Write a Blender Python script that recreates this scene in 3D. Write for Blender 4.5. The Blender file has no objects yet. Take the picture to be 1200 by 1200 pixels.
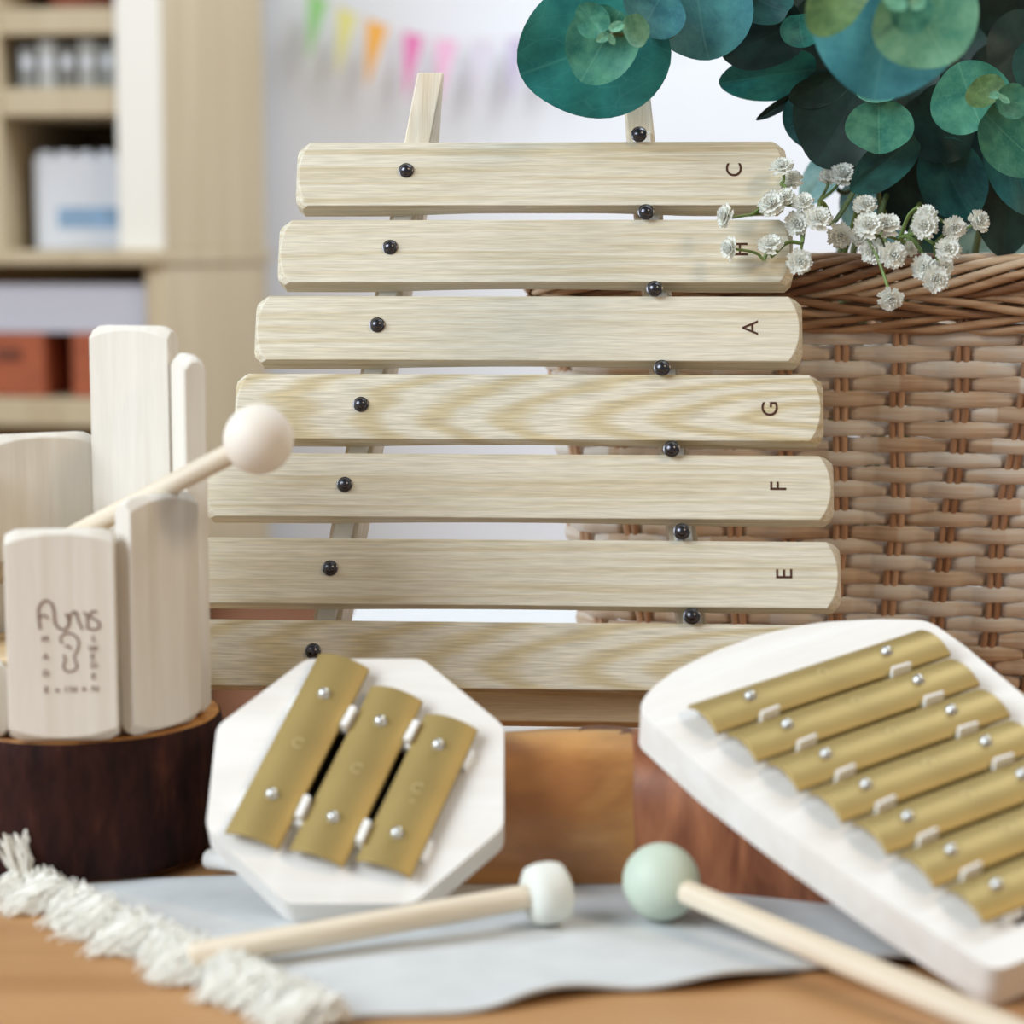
import bpy, bmesh, math, random
from mathutils import Vector, Matrix, noise
random.seed(7)
scene = bpy.context.scene
COL = scene.collection
R = math.radians
PI = math.pi

# ------------------------------------------------------------------ helpers
def lin(c):
    c = c / 255.0
    return c / 12.92 if c <= 0.04045 else ((c + 0.055) / 1.055) ** 2.4
def rgb(r, g, b):
    return (lin(r), lin(g), lin(b), 1.0)

# camera: 0.245 m above the table top, pitched 7 degrees down
CAM = Vector((0, 0, 0.245)); PITCH = R(7); FPX = 2500.0
FW = Vector((0, math.cos(PITCH), -math.sin(PITCH)))
UP = Vector((0, math.sin(PITCH), math.cos(PITCH)))
RT = Vector((1, 0, 0))
def pt(px, py, d):
    """point seen at (px, py) of the 1200 px frame, d metres along the view axis"""
    return CAM + d * (FW + RT * ((px - 600) / FPX) - UP * ((py - 600) / FPX))

def ptz(px, py, z):
    """point seen at (px, py) that lies at height z"""
    r = FW + RT * ((px - 600) / FPX) - UP * ((py - 600) / FPX)
    return CAM + r * ((z - CAM.z) / r.z)

def basis(o, x, y, z):
    m = Matrix.Identity(4)
    for i, v in enumerate((x, y, z)):
        for k in range(3):
            m[k][i] = v[k]
    for k in range(3):
        m[k][3] = o[k]
    return m

class MB:
    def __init__(self):
        self.v = []; self.f = []; self.tone = []
    def add(self, verts, faces, M=None, tone=0.5):
        o = len(self.v)
        for p in verts:
            p = Vector(p)
            self.v.append(M @ p if M else p)
            self.tone.append(tone)
        self.f += [tuple(i + o for i in f) for f in faces]
        return self
    def box(self, c, s, M=None):
        x, y, z = c; a, b, d = s[0] / 2, s[1] / 2, s[2] / 2
        vs = [(x + i * a, y + j * b, z + k * d) for k in (-1, 1) for j in (-1, 1) for i in (-1, 1)]
        return self.add(vs, [(0, 2, 3, 1), (4, 5, 7, 6), (0, 1, 5, 4), (2, 6, 7, 3), (0, 4, 6, 2), (1, 3, 7, 5)], M)
    def tube(self, pts, rad, seg=10, caps=True, M=None, tone=0.5):
        pts = [Vector(p) for p in pts]; n = len(pts)
        if not isinstance(rad, (list, tuple)): rad = [rad] * n
        vs = []; prev = None
        for i, p in enumerate(pts):
            t = (pts[min(i + 1, n - 1)] - pts[max(i - 1, 0)]).normalized()
            if prev is None:
                a = t.orthogonal().normalized()
            else:
                a = prev - t * prev.dot(t)
                a = a.normalized() if a.length > 1e-9 else t.orthogonal().normalized()
            prev = a; b = t.cross(a)
            for k in range(seg):
                w = 2 * PI * k / seg
                vs.append(p + (a * math.cos(w) + b * math.sin(w)) * rad[i])
        fs = []
        for i in range(n - 1):
            for k in range(seg):
                k2 = (k + 1) % seg
                fs.append((i * seg + k, i * seg + k2, (i + 1) * seg + k2, (i + 1) * seg + k))
        if caps:
            fs.append(tuple(reversed(range(seg)))); fs.append(tuple((n - 1) * seg + k for k in range(seg)))
        return self.add(vs, fs, M, tone)
    def lathe(self, prof, seg=32, M=None):
        """prof: list of (radius, z); a radius of 0 closes an end"""
        vs = []; rows = []
        for r, z in prof:
            if r < 1e-7:
                rows.append([len(vs)]); vs.append((0, 0, z))
            else:
                rows.append(list(range(len(vs), len(vs) + seg)))
                vs += [(r * math.cos(2 * PI * k / seg), r * math.sin(2 * PI * k / seg), z) for k in range(seg)]
        fs = []
        for a, b in zip(rows, rows[1:]):
            for k in range(seg):
                k2 = (k + 1) % seg
                if len(a) == 1 and len(b) == 1: continue
                if len(a) == 1: fs.append((a[0], b[k2], b[k]))
                elif len(b) == 1: fs.append((a[k], a[k2], b[0]))
                else: fs.append((a[k], a[k2], b[k2], b[k]))
        return self.add(vs, fs, M)
    def prism(self, outline, z0, z1, M=None):
        n = len(outline)
        vs = [(x, y, z0) for x, y in outline] + [(x, y, z1) for x, y in outline]
        fs = [tuple(reversed(range(n))), tuple(range(n, 2 * n))]
        fs += [(i, (i + 1) % n, n + (i + 1) % n, n + i) for i in range(n)]
        return self.add(vs, fs, M)
    def mesh(self, name, mat=None, smooth=30, fix=True):
        me = bpy.data.meshes.new(name)
        me.from_pydata([tuple(p) for p in self.v], [], self.f)
        if fix:
            bm = bmesh.new(); bm.from_mesh(me)
            bmesh.ops.recalc_face_normals(bm, faces=bm.faces[:])
            bm.to_mesh(me); bm.free()
        at = me.attributes.new('tone', 'FLOAT', 'POINT')
        at.data.foreach_set('value', self.tone)
        if smooth:
            me.shade_smooth()
            if smooth < 180: me.set_sharp_from_angle(angle=R(smooth))
        if mat: me.materials.append(mat)
        me.update()
        return me
    def build(self, name, mat, parent=None, smooth=30, bevel=0, seg=2, fix=True):
        o = bpy.data.objects.new(name, self.mesh(name, mat, smooth, fix))
        COL.objects.link(o)
        if parent: o.parent = parent
        if bevel:
            b = o.modifiers.new('bevel', 'BEVEL'); b.width = bevel; b.segments = seg
            b.limit_method = 'ANGLE'; b.angle_limit = R(32); b.harden_normals = False
        return o

def link(name, me, parent=None, M=None):
    o = bpy.data.objects.new(name, me); COL.objects.link(o)
    if parent: o.parent = parent
    if M is not None: o.matrix_local = M
    return o
def thing(name, label, cat, M=None, group=None):
    o = bpy.data.objects.new(name, None); COL.objects.link(o)
    o.empty_display_size = 0.02
    if M is not None: o.matrix_world = M
    o['label'] = label; o['category'] = cat
    if group: o['group'] = group
    return o
def tag(o, label, cat, group=None):
    o['label'] = label; o['category'] = cat
    if group: o['group'] = group
    return o
def structure(o):
    o['kind'] = 'structure'; return o
def spline(P, n=8):
    P = [Vector(p) for p in P]
    Q = [2 * P[0] - P[1]] + P + [2 * P[-1] - P[-2]]
    out = []
    for i in range(1, len(Q) - 2):
        for k in range(n):
            t = k / n
            a, b, c, d = Q[i - 1], Q[i], Q[i + 1], Q[i + 2]
            out.append(0.5 * ((2 * b) + (c - a) * t + (2 * a - 5 * b + 4 * c - d) * t * t + (3 * b - a - 3 * c + d) * t ** 3))
    out.append(P[-1])
    return out
def text_mb(txt, size, M):
    """letters as a thin mesh, centred on M's origin in its xy plane"""
    cu = bpy.data.curves.new('t', 'FONT'); cu.body = txt; cu.size = size
    cu.align_x = 'CENTER'; cu.align_y = 'CENTER'; cu.extrude = 0.00008
    ob = bpy.data.objects.new('t', cu); COL.objects.link(ob)
    bpy.context.view_layer.update()
    ev = ob.evaluated_get(bpy.context.evaluated_depsgraph_get()); me = ev.to_mesh()
    vs = [v.co.copy() for v in me.vertices]; fs = [tuple(p.vertices) for p in me.polygons]
    ev.to_mesh_clear()
    bpy.data.objects.remove(ob); bpy.data.curves.remove(cu)
    return MB().add(vs, fs, M)

# ------------------------------------------------------------------ materials
def new_mat(name):
    m = bpy.data.materials.new(name); m.use_nodes = True
    nt = m.node_tree; b = nt.nodes['Principled BSDF']
    return m, nt, b
def plain(name, col, rough=0.6, metal=0.0, spec=0.5, vary=0.0, scale=30, bump=0.0, bscale=200):
    m, nt, b = new_mat(name); N = nt.nodes; L = nt.links
    b.inputs['Base Color'].default_value = col
    b.inputs['Roughness'].default_value = rough; b.inputs['Metallic'].default_value = metal
    b.inputs['Specular IOR Level'].default_value = spec
    tc = N.new('ShaderNodeTexCoord')
    if vary:
        no = N.new('ShaderNodeTexNoise'); no.inputs['Scale'].default_value = scale; no.inputs['Detail'].default_value = 4
        L.new(tc.outputs['Object'], no.inputs['Vector'])
        r = N.new('ShaderNodeValToRGB'); r.color_ramp.elements[0].position = .3; r.color_ramp.elements[1].position = .7
        r.color_ramp.elements[0].color = tuple(c * (1 - vary) for c in col[:3]) + (1,)
        r.color_ramp.elements[1].color = tuple(min(1, c * (1 + vary * .5)) for c in col[:3]) + (1,)
        L.new(no.outputs['Fac'], r.inputs['Fac']); L.new(r.outputs['Color'], b.inputs['Base Color'])
    if bump:
        n2 = N.new('ShaderNodeTexNoise'); n2.inputs['Scale'].default_value = bscale
        L.new(tc.outputs['Object'], n2.inputs['Vector'])
        bp = N.new('ShaderNodeBump'); bp.inputs['Strength'].default_value = bump; bp.inputs['Distance'].default_value = .001
        L.new(n2.outputs['Fac'], bp.inputs['Height']); L.new(bp.outputs['Normal'], b.inputs['Normal'])
    return m
def wood(name, light, dark, axis='X', along=7, across=190, rough=0.55, spec=0.3, fibre=0.12, rings=False, bump=0.08, mid=(.35, .68), rot=0.0):
    m, nt, b = new_mat(name); N = nt.nodes; L = nt.links
    tc = N.new('ShaderNodeTexCoord'); oi = N.new('ShaderNodeObjectInfo')
    mul = N.new('ShaderNodeMath'); mul.operation = 'MULTIPLY'; mul.inputs[1].default_value = 9.0
    L.new(oi.outputs['Random'], mul.inputs[0])
    add = N.new('ShaderNodeVectorMath'); add.operation = 'ADD'
    L.new(tc.outputs['Object'], add.inputs[0])
    if not rings: L.new(mul.outputs[0], add.inputs[1])
    mp = N.new('ShaderNodeMapping')
    sc = [across] * 3; sc['XYZ'.index(axis)] = along
    mp.inputs['Scale'].default_value = sc
    mp.inputs['Rotation'].default_value[2] = rot
    L.new(add.outputs[0], mp.inputs['Vector'])
    ramp = N.new('ShaderNodeValToRGB')
    ramp.color_ramp.elements[0].position = mid[0]; ramp.color_ramp.elements[1].position = mid[1]
    ramp.color_ramp.elements[0].color = dark; ramp.color_ramp.elements[1].color = light
    if rings:
        mp.inputs['Location'].default_value = (-.135 * along, .004 * across, 0)
        w = N.new('ShaderNodeTexWave'); w.wave_type = 'RINGS'; w.rings_direction = 'SPHERICAL'
        w.inputs['Scale'].default_value = 1.0; w.inputs['Distortion'].default_value = 4.5
        w.inputs['Detail'].default_value = 3; w.inputs['Detail Scale'].default_value = 1.2
        L.new(mp.outputs[0], w.inputs['Vector']); L.new(w.outputs['Fac'], ramp.inputs['Fac'])
        ramp.color_ramp.elements[0].position = 0.0; ramp.color_ramp.elements[1].position = .8
    else:
        n1 = N.new('ShaderNodeTexNoise'); n1.inputs['Scale'].default_value = 1.0; n1.inputs['Detail'].default_value = 5
        n1.inputs['Distortion'].default_value = .7
        L.new(mp.outputs[0], n1.inputs['Vector']); L.new(n1.outputs['Fac'], ramp.inputs['Fac'])
    # fine fibres
    mp2 = N.new('ShaderNodeMapping'); s2 = [1400] * 3; s2['XYZ'.index(axis)] = 60
    mp2.inputs['Scale'].default_value = s2
    L.new(tc.outputs['Object'], mp2.inputs['Vector'])
    n2 = N.new('ShaderNodeTexNoise'); n2.inputs['Scale'].default_value = 1; n2.inputs['Detail'].default_value = 2
    L.new(mp2.outputs[0], n2.inputs['Vector'])
    mr = N.new('ShaderNodeMapRange'); mr.inputs[1].default_value = .3; mr.inputs[2].default_value = .7
    mr.inputs[3].default_value = 1 - fibre; mr.inputs[4].default_value = 1 + fibre * .5
    L.new(n2.outputs['Fac'], mr.inputs[0])
    mx = N.new('ShaderNodeMix'); mx.data_type = 'RGBA'; mx.blend_type = 'MULTIPLY'; mx.inputs['Factor'].default_value = 1
    L.new(ramp.outputs['Color'], mx.inputs[6]); L.new(mr.outputs[0], mx.inputs[7])
    L.new(mx.outputs[2], b.inputs['Base Color'])
    bp = N.new('ShaderNodeBump'); bp.inputs['Strength'].default_value = bump; bp.inputs['Distance'].default_value = .0006
    L.new(n2.outputs['Fac'], bp.inputs['Height']); L.new(bp.outputs['Normal'], b.inputs['Normal'])
    b.inputs['Roughness'].default_value = rough; b.inputs['Specular IOR Level'].default_value = spec
    return m
def toned(name, c0, c1, c2, scale=(25, 25, 300), rough=.6):
    """wicker: colour from the strand's own tone plus a streaky noise"""
    m, nt, b = new_mat(name); N = nt.nodes; L = nt.links
    at = N.new('ShaderNodeAttribute'); at.attribute_name = 'tone'
    tc = N.new('ShaderNodeTexCoord'); mp = N.new('ShaderNodeMapping'); mp.inputs['Scale'].default_value = scale
    L.new(tc.outputs['Object'], mp.inputs['Vector'])
    no = N.new('ShaderNodeTexNoise'); no.inputs['Scale'].default_value = 1; no.inputs['Detail'].default_value = 5
    L.new(mp.outputs[0], no.inputs['Vector'])
    ad = N.new('ShaderNodeMath'); ad.operation = 'MULTIPLY_ADD'; ad.inputs[1].default_value = 1.1; 
    L.new(no.outputs['Fac'], ad.inputs[0])
    sb = N.new('ShaderNodeMath'); sb.operation = 'SUBTRACT'; sb.inputs[1].default_value = .55
    L.new(at.outputs['Fac'], sb.inputs[0]); L.new(sb.outputs[0], ad.inputs[2])
    r = N.new('ShaderNodeValToRGB')
    r.color_ramp.elements[0].position = .1; r.color_ramp.elements[0].color = c0
    r.color_ramp.elements[1].position = .9; r.color_ramp.elements[1].color = c2
    e = r.color_ramp.elements.new(.5); e.color = c1
    L.new(ad.outputs[0], r.inputs['Fac']); L.new(r.outputs['Color'], b.inputs['Base Color'])
    mp2 = N.new('ShaderNodeMapping'); mp2.inputs['Scale'].default_value = tuple(s * 4 for s in scale)
    L.new(tc.outputs['Object'], mp2.inputs['Vector'])
    n2 = N.new('ShaderNodeTexNoise'); n2.inputs['Scale'].default_value = 1; L.new(mp2.outputs[0], n2.inputs['Vector'])
    bp = N.new('ShaderNodeBump'); bp.inputs['Strength'].default_value = .25; bp.inputs['Distance'].default_value = .0008
    L.new(n2.outputs['Fac'], bp.inputs['Height']); L.new(bp.outputs['Normal'], b.inputs['Normal'])
    b.inputs['Roughness'].default_value = rough; b.inputs['Specular IOR Level'].default_value = .3
    return m
def leaf_mat(name, c0, c1, vein):
    m, nt, b = new_mat(name); N = nt.nodes; L = nt.links
    tc = N.new('ShaderNodeTexCoord'); oi = N.new('ShaderNodeObjectInfo')
    ad = N.new('ShaderNodeVectorMath'); ad.operation = 'ADD'
    mu = N.new('ShaderNodeMath'); mu.operation = 'MULTIPLY'; mu.inputs[1].default_value = 20
    L.new(oi.outputs['Random'], mu.inputs[0]); L.new(tc.outputs['Object'], ad.inputs[0]); L.new(mu.outputs[0], ad.inputs[1])
    no = N.new('ShaderNodeTexNoise'); no.inputs['Scale'].default_value = 1.6; no.inputs['Detail'].default_value = 6; no.inputs['Roughness'].default_value = .62
    L.new(ad.outputs[0], no.inputs['Vector'])
    r = N.new('ShaderNodeValToRGB'); r.color_ramp.elements[0].position = .35; r.color_ramp.elements[1].position = .68
    r.color_ramp.elements[0].color = c0; r.color_ramp.elements[1].color = c1
    L.new(no.outputs['Fac'], r.inputs['Fac'])
    # branching veins: thin cell borders of a stretched voronoi, plus the midrib
    mp = N.new('ShaderNodeMapping'); mp.inputs['Scale'].default_value = (1.6, 3.4, .01)
    L.new(ad.outputs[0], mp.inputs['Vector'])
    vo = N.new('ShaderNodeTexVoronoi'); vo.feature = 'DISTANCE_TO_EDGE'; vo.inputs['Scale'].default_value = 1.3
    L.new(mp.outputs[0], vo.inputs['Vector'])
    m1 = N.new('ShaderNodeMapRange'); m1.inputs[1].default_value = 0; m1.inputs[2].default_value = .035; m1.inputs[3].default_value = .13; m1.inputs[4].default_value = 0
    L.new(vo.outputs['Distance'], m1.inputs[0])
    sx = N.new('ShaderNodeSeparateXYZ'); L.new(tc.outputs['Object'], sx.inputs[0])
    ab = N.new('ShaderNodeMath'); ab.operation = 'ABSOLUTE'; L.new(sx.outputs['Y'], ab.inputs[0])
    m2 = N.new('ShaderNodeMapRange'); m2.inputs[1].default_value = 0; m2.inputs[2].default_value = .03; m2.inputs[3].default_value = .3; m2.inputs[4].default_value = 0
    L.new(ab.outputs[0], m2.inputs[0])
    mxv = N.new('ShaderNodeMath'); mxv.operation = 'MAXIMUM'; L.new(m1.outputs[0], mxv.inputs[0]); L.new(m2.outputs[0], mxv.inputs[1])
    mx = N.new('ShaderNodeMix'); mx.data_type = 'RGBA'
    L.new(mxv.outputs[0], mx.inputs['Factor']); L.new(r.outputs['Color'], mx.inputs[6]); mx.inputs[7].default_value = vein
    L.new(mx.outputs[2], b.inputs['Base Color'])
    b.inputs['Roughness'].default_value = .55; b.inputs['Specular IOR Level'].default_value = .35
    return m

M_bar = wood('ash_wood', rgb(225, 219, 201), rgb(203, 189, 156), 'X', 6, 330, fibre=.17, mid=(.28, .58))
M_bar_fig = wood('figured_ash_wood', rgb(226, 219, 200), rgb(208, 193, 156), 'X', 9, 58, fibre=.28, rings=True)
M_frame = wood('frame_wood', rgb(234, 226, 210), rgb(220, 206, 182), 'Y', 6, 150)
M_rail = wood('rail_wood', rgb(240, 216, 176), rgb(222, 192, 150), 'X', 6, 150)
M_slat = wood('maple_slat', rgb(236, 232, 224), rgb(222, 215, 203), 'X', 4, 90, fibre=.04)
M_hub = wood('hub_wood', rgb(232, 208, 170), rgb(206, 172, 124), 'X', 8, 120)
M_white = wood('bleached_maple', rgb(238, 236, 233), rgb(230, 226, 220), 'X', 8, 70, fibre=.03, rough=.5)
M_stick = wood('beech_stick', rgb(234, 222, 202), rgb(218, 202, 178), 'X', 8, 220, fibre=.06)
M_ballw = plain('beech_ball', rgb(236, 228, 216), .6, vary=.04, scale=60)
M_felt = plain('white_felt', rgb(244, 244, 242), .95, bump=.3, bscale=900)
M_mint = plain('mint_rubber', rgb(198, 212, 196), .55, vary=.04, scale=60)
M_whiteball = plain('white_rubber', rgb(226, 228, 220), .6, vary=.04, scale=60)
M_screw = plain('black_screw', rgb(88, 88, 94), .27, metal=1.0)
M_steel = plain('steel_stud', rgb(210, 212, 212), .3, metal=.9)
M_brass = plain('satin_brass', rgb(172, 150, 94), .5, metal=.55, vary=.08, scale=40)
M_stamp = plain('stamped_brass', rgb(206, 186, 134), .6, metal=.3)
M_slot_shade = plain('painted_slot_shade', rgb(40, 30, 20), .9)  # near-black colour stands in for the shade inside the slots
M_burn = plain('burnt_mark', rgb(74, 42, 28), .9)
M_logo = plain('brand_burn', rgb(132, 104, 92), .9)
M_table = wood('table_top', rgb(188, 144, 98), rgb(170, 124, 80), 'X', 3, 40, rough=.45, fibre=.05)
M_white_top = plain('white_laminate', rgb(226, 226, 226), .5)
M_cloth = plain('linen', rgb(210, 213, 214), .95, vary=.06, scale=60, bump=.5, bscale=1800)
M_fringe = plain('cotton_fringe', rgb(246, 245, 238), .95)
M_wick = toned('wicker', rgb(164, 128, 100), rgb(206, 184, 160), rgb(224, 220, 213), (22, 22, 420))
M_stake = toned('wicker_stake', rgb(146, 104, 76), rgb(188, 150, 120), rgb(212, 182, 154), (300, 300, 20))
M_rim = toned('wicker_rim', rgb(120, 84, 60), rgb(180, 144, 112), rgb(214, 192, 166), (40, 40, 400))
M_petal = plain('gypsophila_petal', rgb(250, 251, 247), .7)
_nt = M_petal.node_tree
_tr = _nt.nodes.new('ShaderNodeBsdfTranslucent'); _tr.inputs['Color'].default_value = (.95, .97, .93, 1)
_mx = _nt.nodes.new('ShaderNodeMixShader'); _mx.inputs[0].default_value = .4
_nt.links.new(_nt.nodes['Principled BSDF'].outputs[0], _mx.inputs[1]); _nt.links.new(_tr.outputs[0], _mx.inputs[2])
_nt.links.new(_mx.outputs[0], _nt.nodes['Material Output'].inputs['Surface'])
M_stem = plain('green_stem', rgb(112, 136, 74), .6, vary=.2, scale=80)
M_estem = plain('eucalyptus_twig', rgb(96, 106, 66), .6, vary=.2, scale=60)
M_wall = plain('painted_wall', rgb(230, 233, 240), .9, vary=.015, scale=3)
M_floor = wood('floor_boards', rgb(190, 150, 110), rgb(150, 112, 78), 'Y', 1, 8, rough=.5)
M_beige = wood('beech_veneer', rgb(204, 188, 158), rgb(192, 174, 142), 'Z', 2, 20, fibre=.03)
M_edge = plain('pale_edging', rgb(240, 236, 226), .5)
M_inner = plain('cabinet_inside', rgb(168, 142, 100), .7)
M_brown = wood('brown_chest_wood', rgb(150, 108, 84), rgb(120, 80, 60), 'X', 2, 25)
LM = {
 'teal': leaf_mat('leaf_teal', rgb(14, 92, 92), rgb(40, 130, 122), rgb(86, 164, 146)),
 'blue': leaf_mat('leaf_blue', rgb(44, 108, 122), rgb(74, 146, 152), rgb(110, 172, 172)),
 'green': leaf_mat('leaf_green', rgb(40, 112, 98), rgb(84, 152, 126), rgb(128, 184, 152)),
 'light': leaf_mat('leaf_light', rgb(78, 146, 122), rgb(126, 184, 152), rgb(160, 206, 170)),
 'olive': leaf_mat('leaf_olive', rgb(64, 96, 56), rgb(104, 136, 84), rgb(130, 156, 100)),
 'dark': leaf_mat('leaf_dark_shaded', rgb(12, 34, 32), rgb(26, 56, 50), rgb(38, 72, 64)),  # partly leaf underside tone, partly foliage shade put into the colour
 'dteal': leaf_mat('leaf_dark_teal', rgb(18, 66, 70), rgb(36, 98, 94), rgb(60, 126, 118)),
 'pale': leaf_mat('leaf_pale', rgb(110, 160, 166), rgb(150, 190, 190), rgb(170, 205, 205)),
}

# ------------------------------------------------------------------ bevelled tone bars
def bar_mb(L, W, T, c2=.005, c=.0012, k=.0045, cut=.0028, arch=0.0, both=False, nx=20, m=12, M=None):
    """a tone bar along x, width W along y, face at z=0; the ends are chamfered on a curve"""
    mb = MB(); h = L / 2
    ts = [-1 + 2 * j / m for j in range(m + 1)]
    fr = [h - (c + k * abs(t) ** 2.2) for t in ts]
    md = [h - (cut * max(0, (abs(t) - .78) / .22) ** 1.3) for t in ts]
    ys = [t * W / 2 for t in ts]
    xs = [-1 + 2 * i / nx for i in range(nx + 1)]
    def zb(u): return -T + arch * max(0, 1 - (u / .62) ** 2) if abs(u) < .62 else -T
    vs = []; ix = {}
    def V(key, p):
        if key not in ix: ix[key] = len(vs); vs.append(p)
        return ix[key]
    fs = []
    bk = fr if both else md
    for j in range(m + 1):
        for i, u in enumerate(xs):
            V(('f', j, i), (u * fr[j], ys[j], 0)); V(('b', j, i), (u * bk[j], ys[j], zb(u)))
        for s in (-1, 1):
            V(('m', j, s), (s * md[j], ys[j], -c2))
            if both: V(('n', j, s), (s * md[j], ys[j], -T + c2))
    I = ix
    for j in range(m):
        for i in range(nx):
            fs.append((I['f', j, i], I['f', j, i + 1], I['f', j + 1, i + 1], I['f', j + 1, i]))
            fs.append((I['b', j, i], I['b', j + 1, i], I['b', j + 1, i + 1], I['b', j, i + 1]))
        for s, e in ((-1, 0), (1, nx)):
            fs.append((I['f', j, e], I['f', j + 1, e], I['m', j + 1, s], I['m', j, s]))
            last = 'm'
            if both:
                fs.append((I['m', j, s], I['m', j + 1, s], I['n', j + 1, s], I['n', j, s])); last = 'n'
            fs.append((I[last, j, s], I[last, j + 1, s], I['b', j + 1, e], I['b', j, e]))
    for j in (0, m):
        for i in range(nx):
            fs.append((I['f', j, i], I['f', j, i + 1], I['b', j, i + 1], I['b', j, i]))
        for s, e in ((-1, 0), (1, nx)):
            if both: fs.append((I['f', j, e], I['m', j, s], I['n', j, s], I['b', j, e]))
            else: fs.append((I['f', j, e], I['m', j, s], I['b', j, e]))
    return mb.add(vs, fs, M)
def dome_mb(r, M, z0=-.004, shaft=None):
    prof = [(0, r * .72), (r * .3, r * .68), (r * .6, r * .52), (r * .84, r * .26), (r * .92, r * .04), (r * 1.08, 0), (r * 1.08, -.0006), (r * .9, -.0008)]
    sr = shaft or r * .5
    prof += [(sr, -.0009), (sr, z0), (0, z0)]
    return MB().lathe(prof, 24, M)

# ================================================================== setting
structure(MB().box((0, 1.0, -.74), (6, 5.0, .04)).build('floor', M_floor))
structure(MB().box((0, 3.06, .55), (6, .1, 2.54)).build('wall_back', M_wall))
structure(MB().box((0, 3.0, -.67), (6, .02, .1)).build('baseboard_back', M_edge, bevel=.004))

# table the instruments stand on
t = thing('table', 'tan wooden table carrying all the instruments', 'table', Matrix.Translation((0, .66, -.72)))
MB().box((0, 0, .705), (1.5, .78, .03)).build('table_top', M_table, t, bevel=.004)
for sx in (-1, 1):
    for sy in (-1, 1):
        MB().box((sx * .68, sy * .33, .345), (.05, .05, .69)).build('leg', M_table, t, bevel=.003)
t = thing('side_table', 'white side table behind the instruments carrying the wicker basket', 'table', Matrix.Translation((.29, 1.315, -.72)))
MB().box((0, 0, .705), (.80, .5, .028)).build('table_top', M_white_top, t, bevel=.002)
for sx in (-1, 1):
    for sy in (-1, 1):
        MB().box((sx * .37, sy * .22, .345), (.04, .04, .692)).build('leg', M_white_top, t, bevel=.003)

# ------------------------------------------------------------------ cabinet in the background
ca = math.atan2(.13, .99)
CX = Vector((-math.cos(ca), math.sin(ca), 0)); CY = Vector((math.sin(ca), math.cos(ca), 0))
CM = basis(Vector((-.403, 2.48, 0)), CX, CY, Vector((0, 0, 1)))
cab = thing('bookcase', 'tall beech bookcase with open shelves beside the white wall', 'bookcase',
            CM @ Matrix.Translation((0, 0, -.72)))
def cbox(u0, u1, w0, w1, z0, z1): return MB().box(((u0 + u1) / 2, (w0 + w1) / 2, (z0 + z1) / 2 + .72), (u1 - u0, w1 - w0, z1 - z0))
cbox(0, .02, .012, .49, .245, 1.15).build('side_panel', M_beige, cab, bevel=.002)
cbox(0, .052, 0, .012, .245, 1.15).build('stile', M_edge, cab, bevel=.002)['label'] = 'bright white front stile'
cbox(.19, .212, 0, .33, .245, 1.15).build('divider', M_beige, cab, bevel=.002)
cbox(.62, .64, 0, .49, .245, 1.15).build('side_panel', M_beige, cab, bevel=.002)
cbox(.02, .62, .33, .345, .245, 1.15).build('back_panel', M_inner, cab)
for z0, z1 in ((.399, .431), (.491, .521), (.66, .69), (.9, .93)):
    cbox(.02, .19, .004, .33, z0, z1).build('shelf', M_beige, cab, bevel=.002)
    cbox(.212, .62, .004, .33, z0, z1).build('shelf', M_beige, cab, bevel=.002)
cbox(-.005, .645, -.02, .5, .228, .245).build('counter', M_beige, cab, bevel=.003)
cbox(0, .64, 0, .49, 1.15, 1.18).build('top_panel', M_beige, cab, bevel=.003)
cbox(.0, .022, 0, .49, -.72, .228).build('side_panel', M_beige, cab, bevel=.002)
cbox(.62, .64, 0, .49, -.72, .228).build('side_panel', M_beige, cab, bevel=.002)
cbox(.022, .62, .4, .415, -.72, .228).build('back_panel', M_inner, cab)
for z0, z1 in ((.039, .072), (-.22, -.19), (-.5, -.47), (-.72, -.68)):
    cbox(.022, .62, .004, .4, z0, z1).build('shelf', M_beige, cab, bevel=.002)
M_paper = plain('white_card', rgb(226, 230, 238), .8)
M_bluelab = plain('blue_print', rgb(150, 182, 214), .8, vary=.25, scale=90)
def at_cab(u, w, z): return CM @ Matrix.Translation((u, w, z))
b = thing('storage_box', 'white carton with pale blue band on the counter of the bookcase', 'box', at_cab(.11, .06, .245))
MB().box((0, .06, .055), (.125, .13, .11)).build('body', M_paper, b, bevel=.003)
MB().box((-.004, -.0055, .038), (.075, .001, .024)).build('label_band', M_bluelab, b)
for i in range(5):
    MB().box((-.05 + i * .025, .05, .113), (.016, .1, .006)).build('flap', M_paper, b, bevel=.001)
gc = [(150, 152, 148), (172, 172, 166), (128, 126, 120), (186, 186, 182), (140, 140, 138)]
where = ['rightmost, against the white stile', 'second from the white stile', 'middle one of the row', 'second from the left end', 'leftmost of the row']
for i in range(5):
    o = thing('booklet', 'grey booklet standing on the second bookcase shelf, ' + where[i], 'booklet', at_cab(.068 + i * .024, .02, .431), 'grey booklets on the shelf')
    MB().box((0, .07, .024 + (i % 2) * .003), (.02, .14, .048 + (i % 2) * .006)).build('cover', plain('grey_cover', rgb(*gc[i]), .8, vary=.2, scale=60), o, bevel=.001)
    MB().box((0, -.0004, .03), (.012, .001, .012)).build('spine_label', M_paper, o)
o = thing('clay_pot', 'reddish brown pot on the top visible bookcase shelf', 'pot', at_cab(.12, .12, .521))
MB().lathe([(0, 0), (.045, 0), (.055, .05), (.058, .07), (.05, .07), (.045, .05), (0, .012)], 32).build('body', plain('terracotta', rgb(150, 84, 62), .8), o)
M_orange = plain('orange_card', rgb(176, 92, 58), .7, vary=.2, scale=30)
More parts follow.
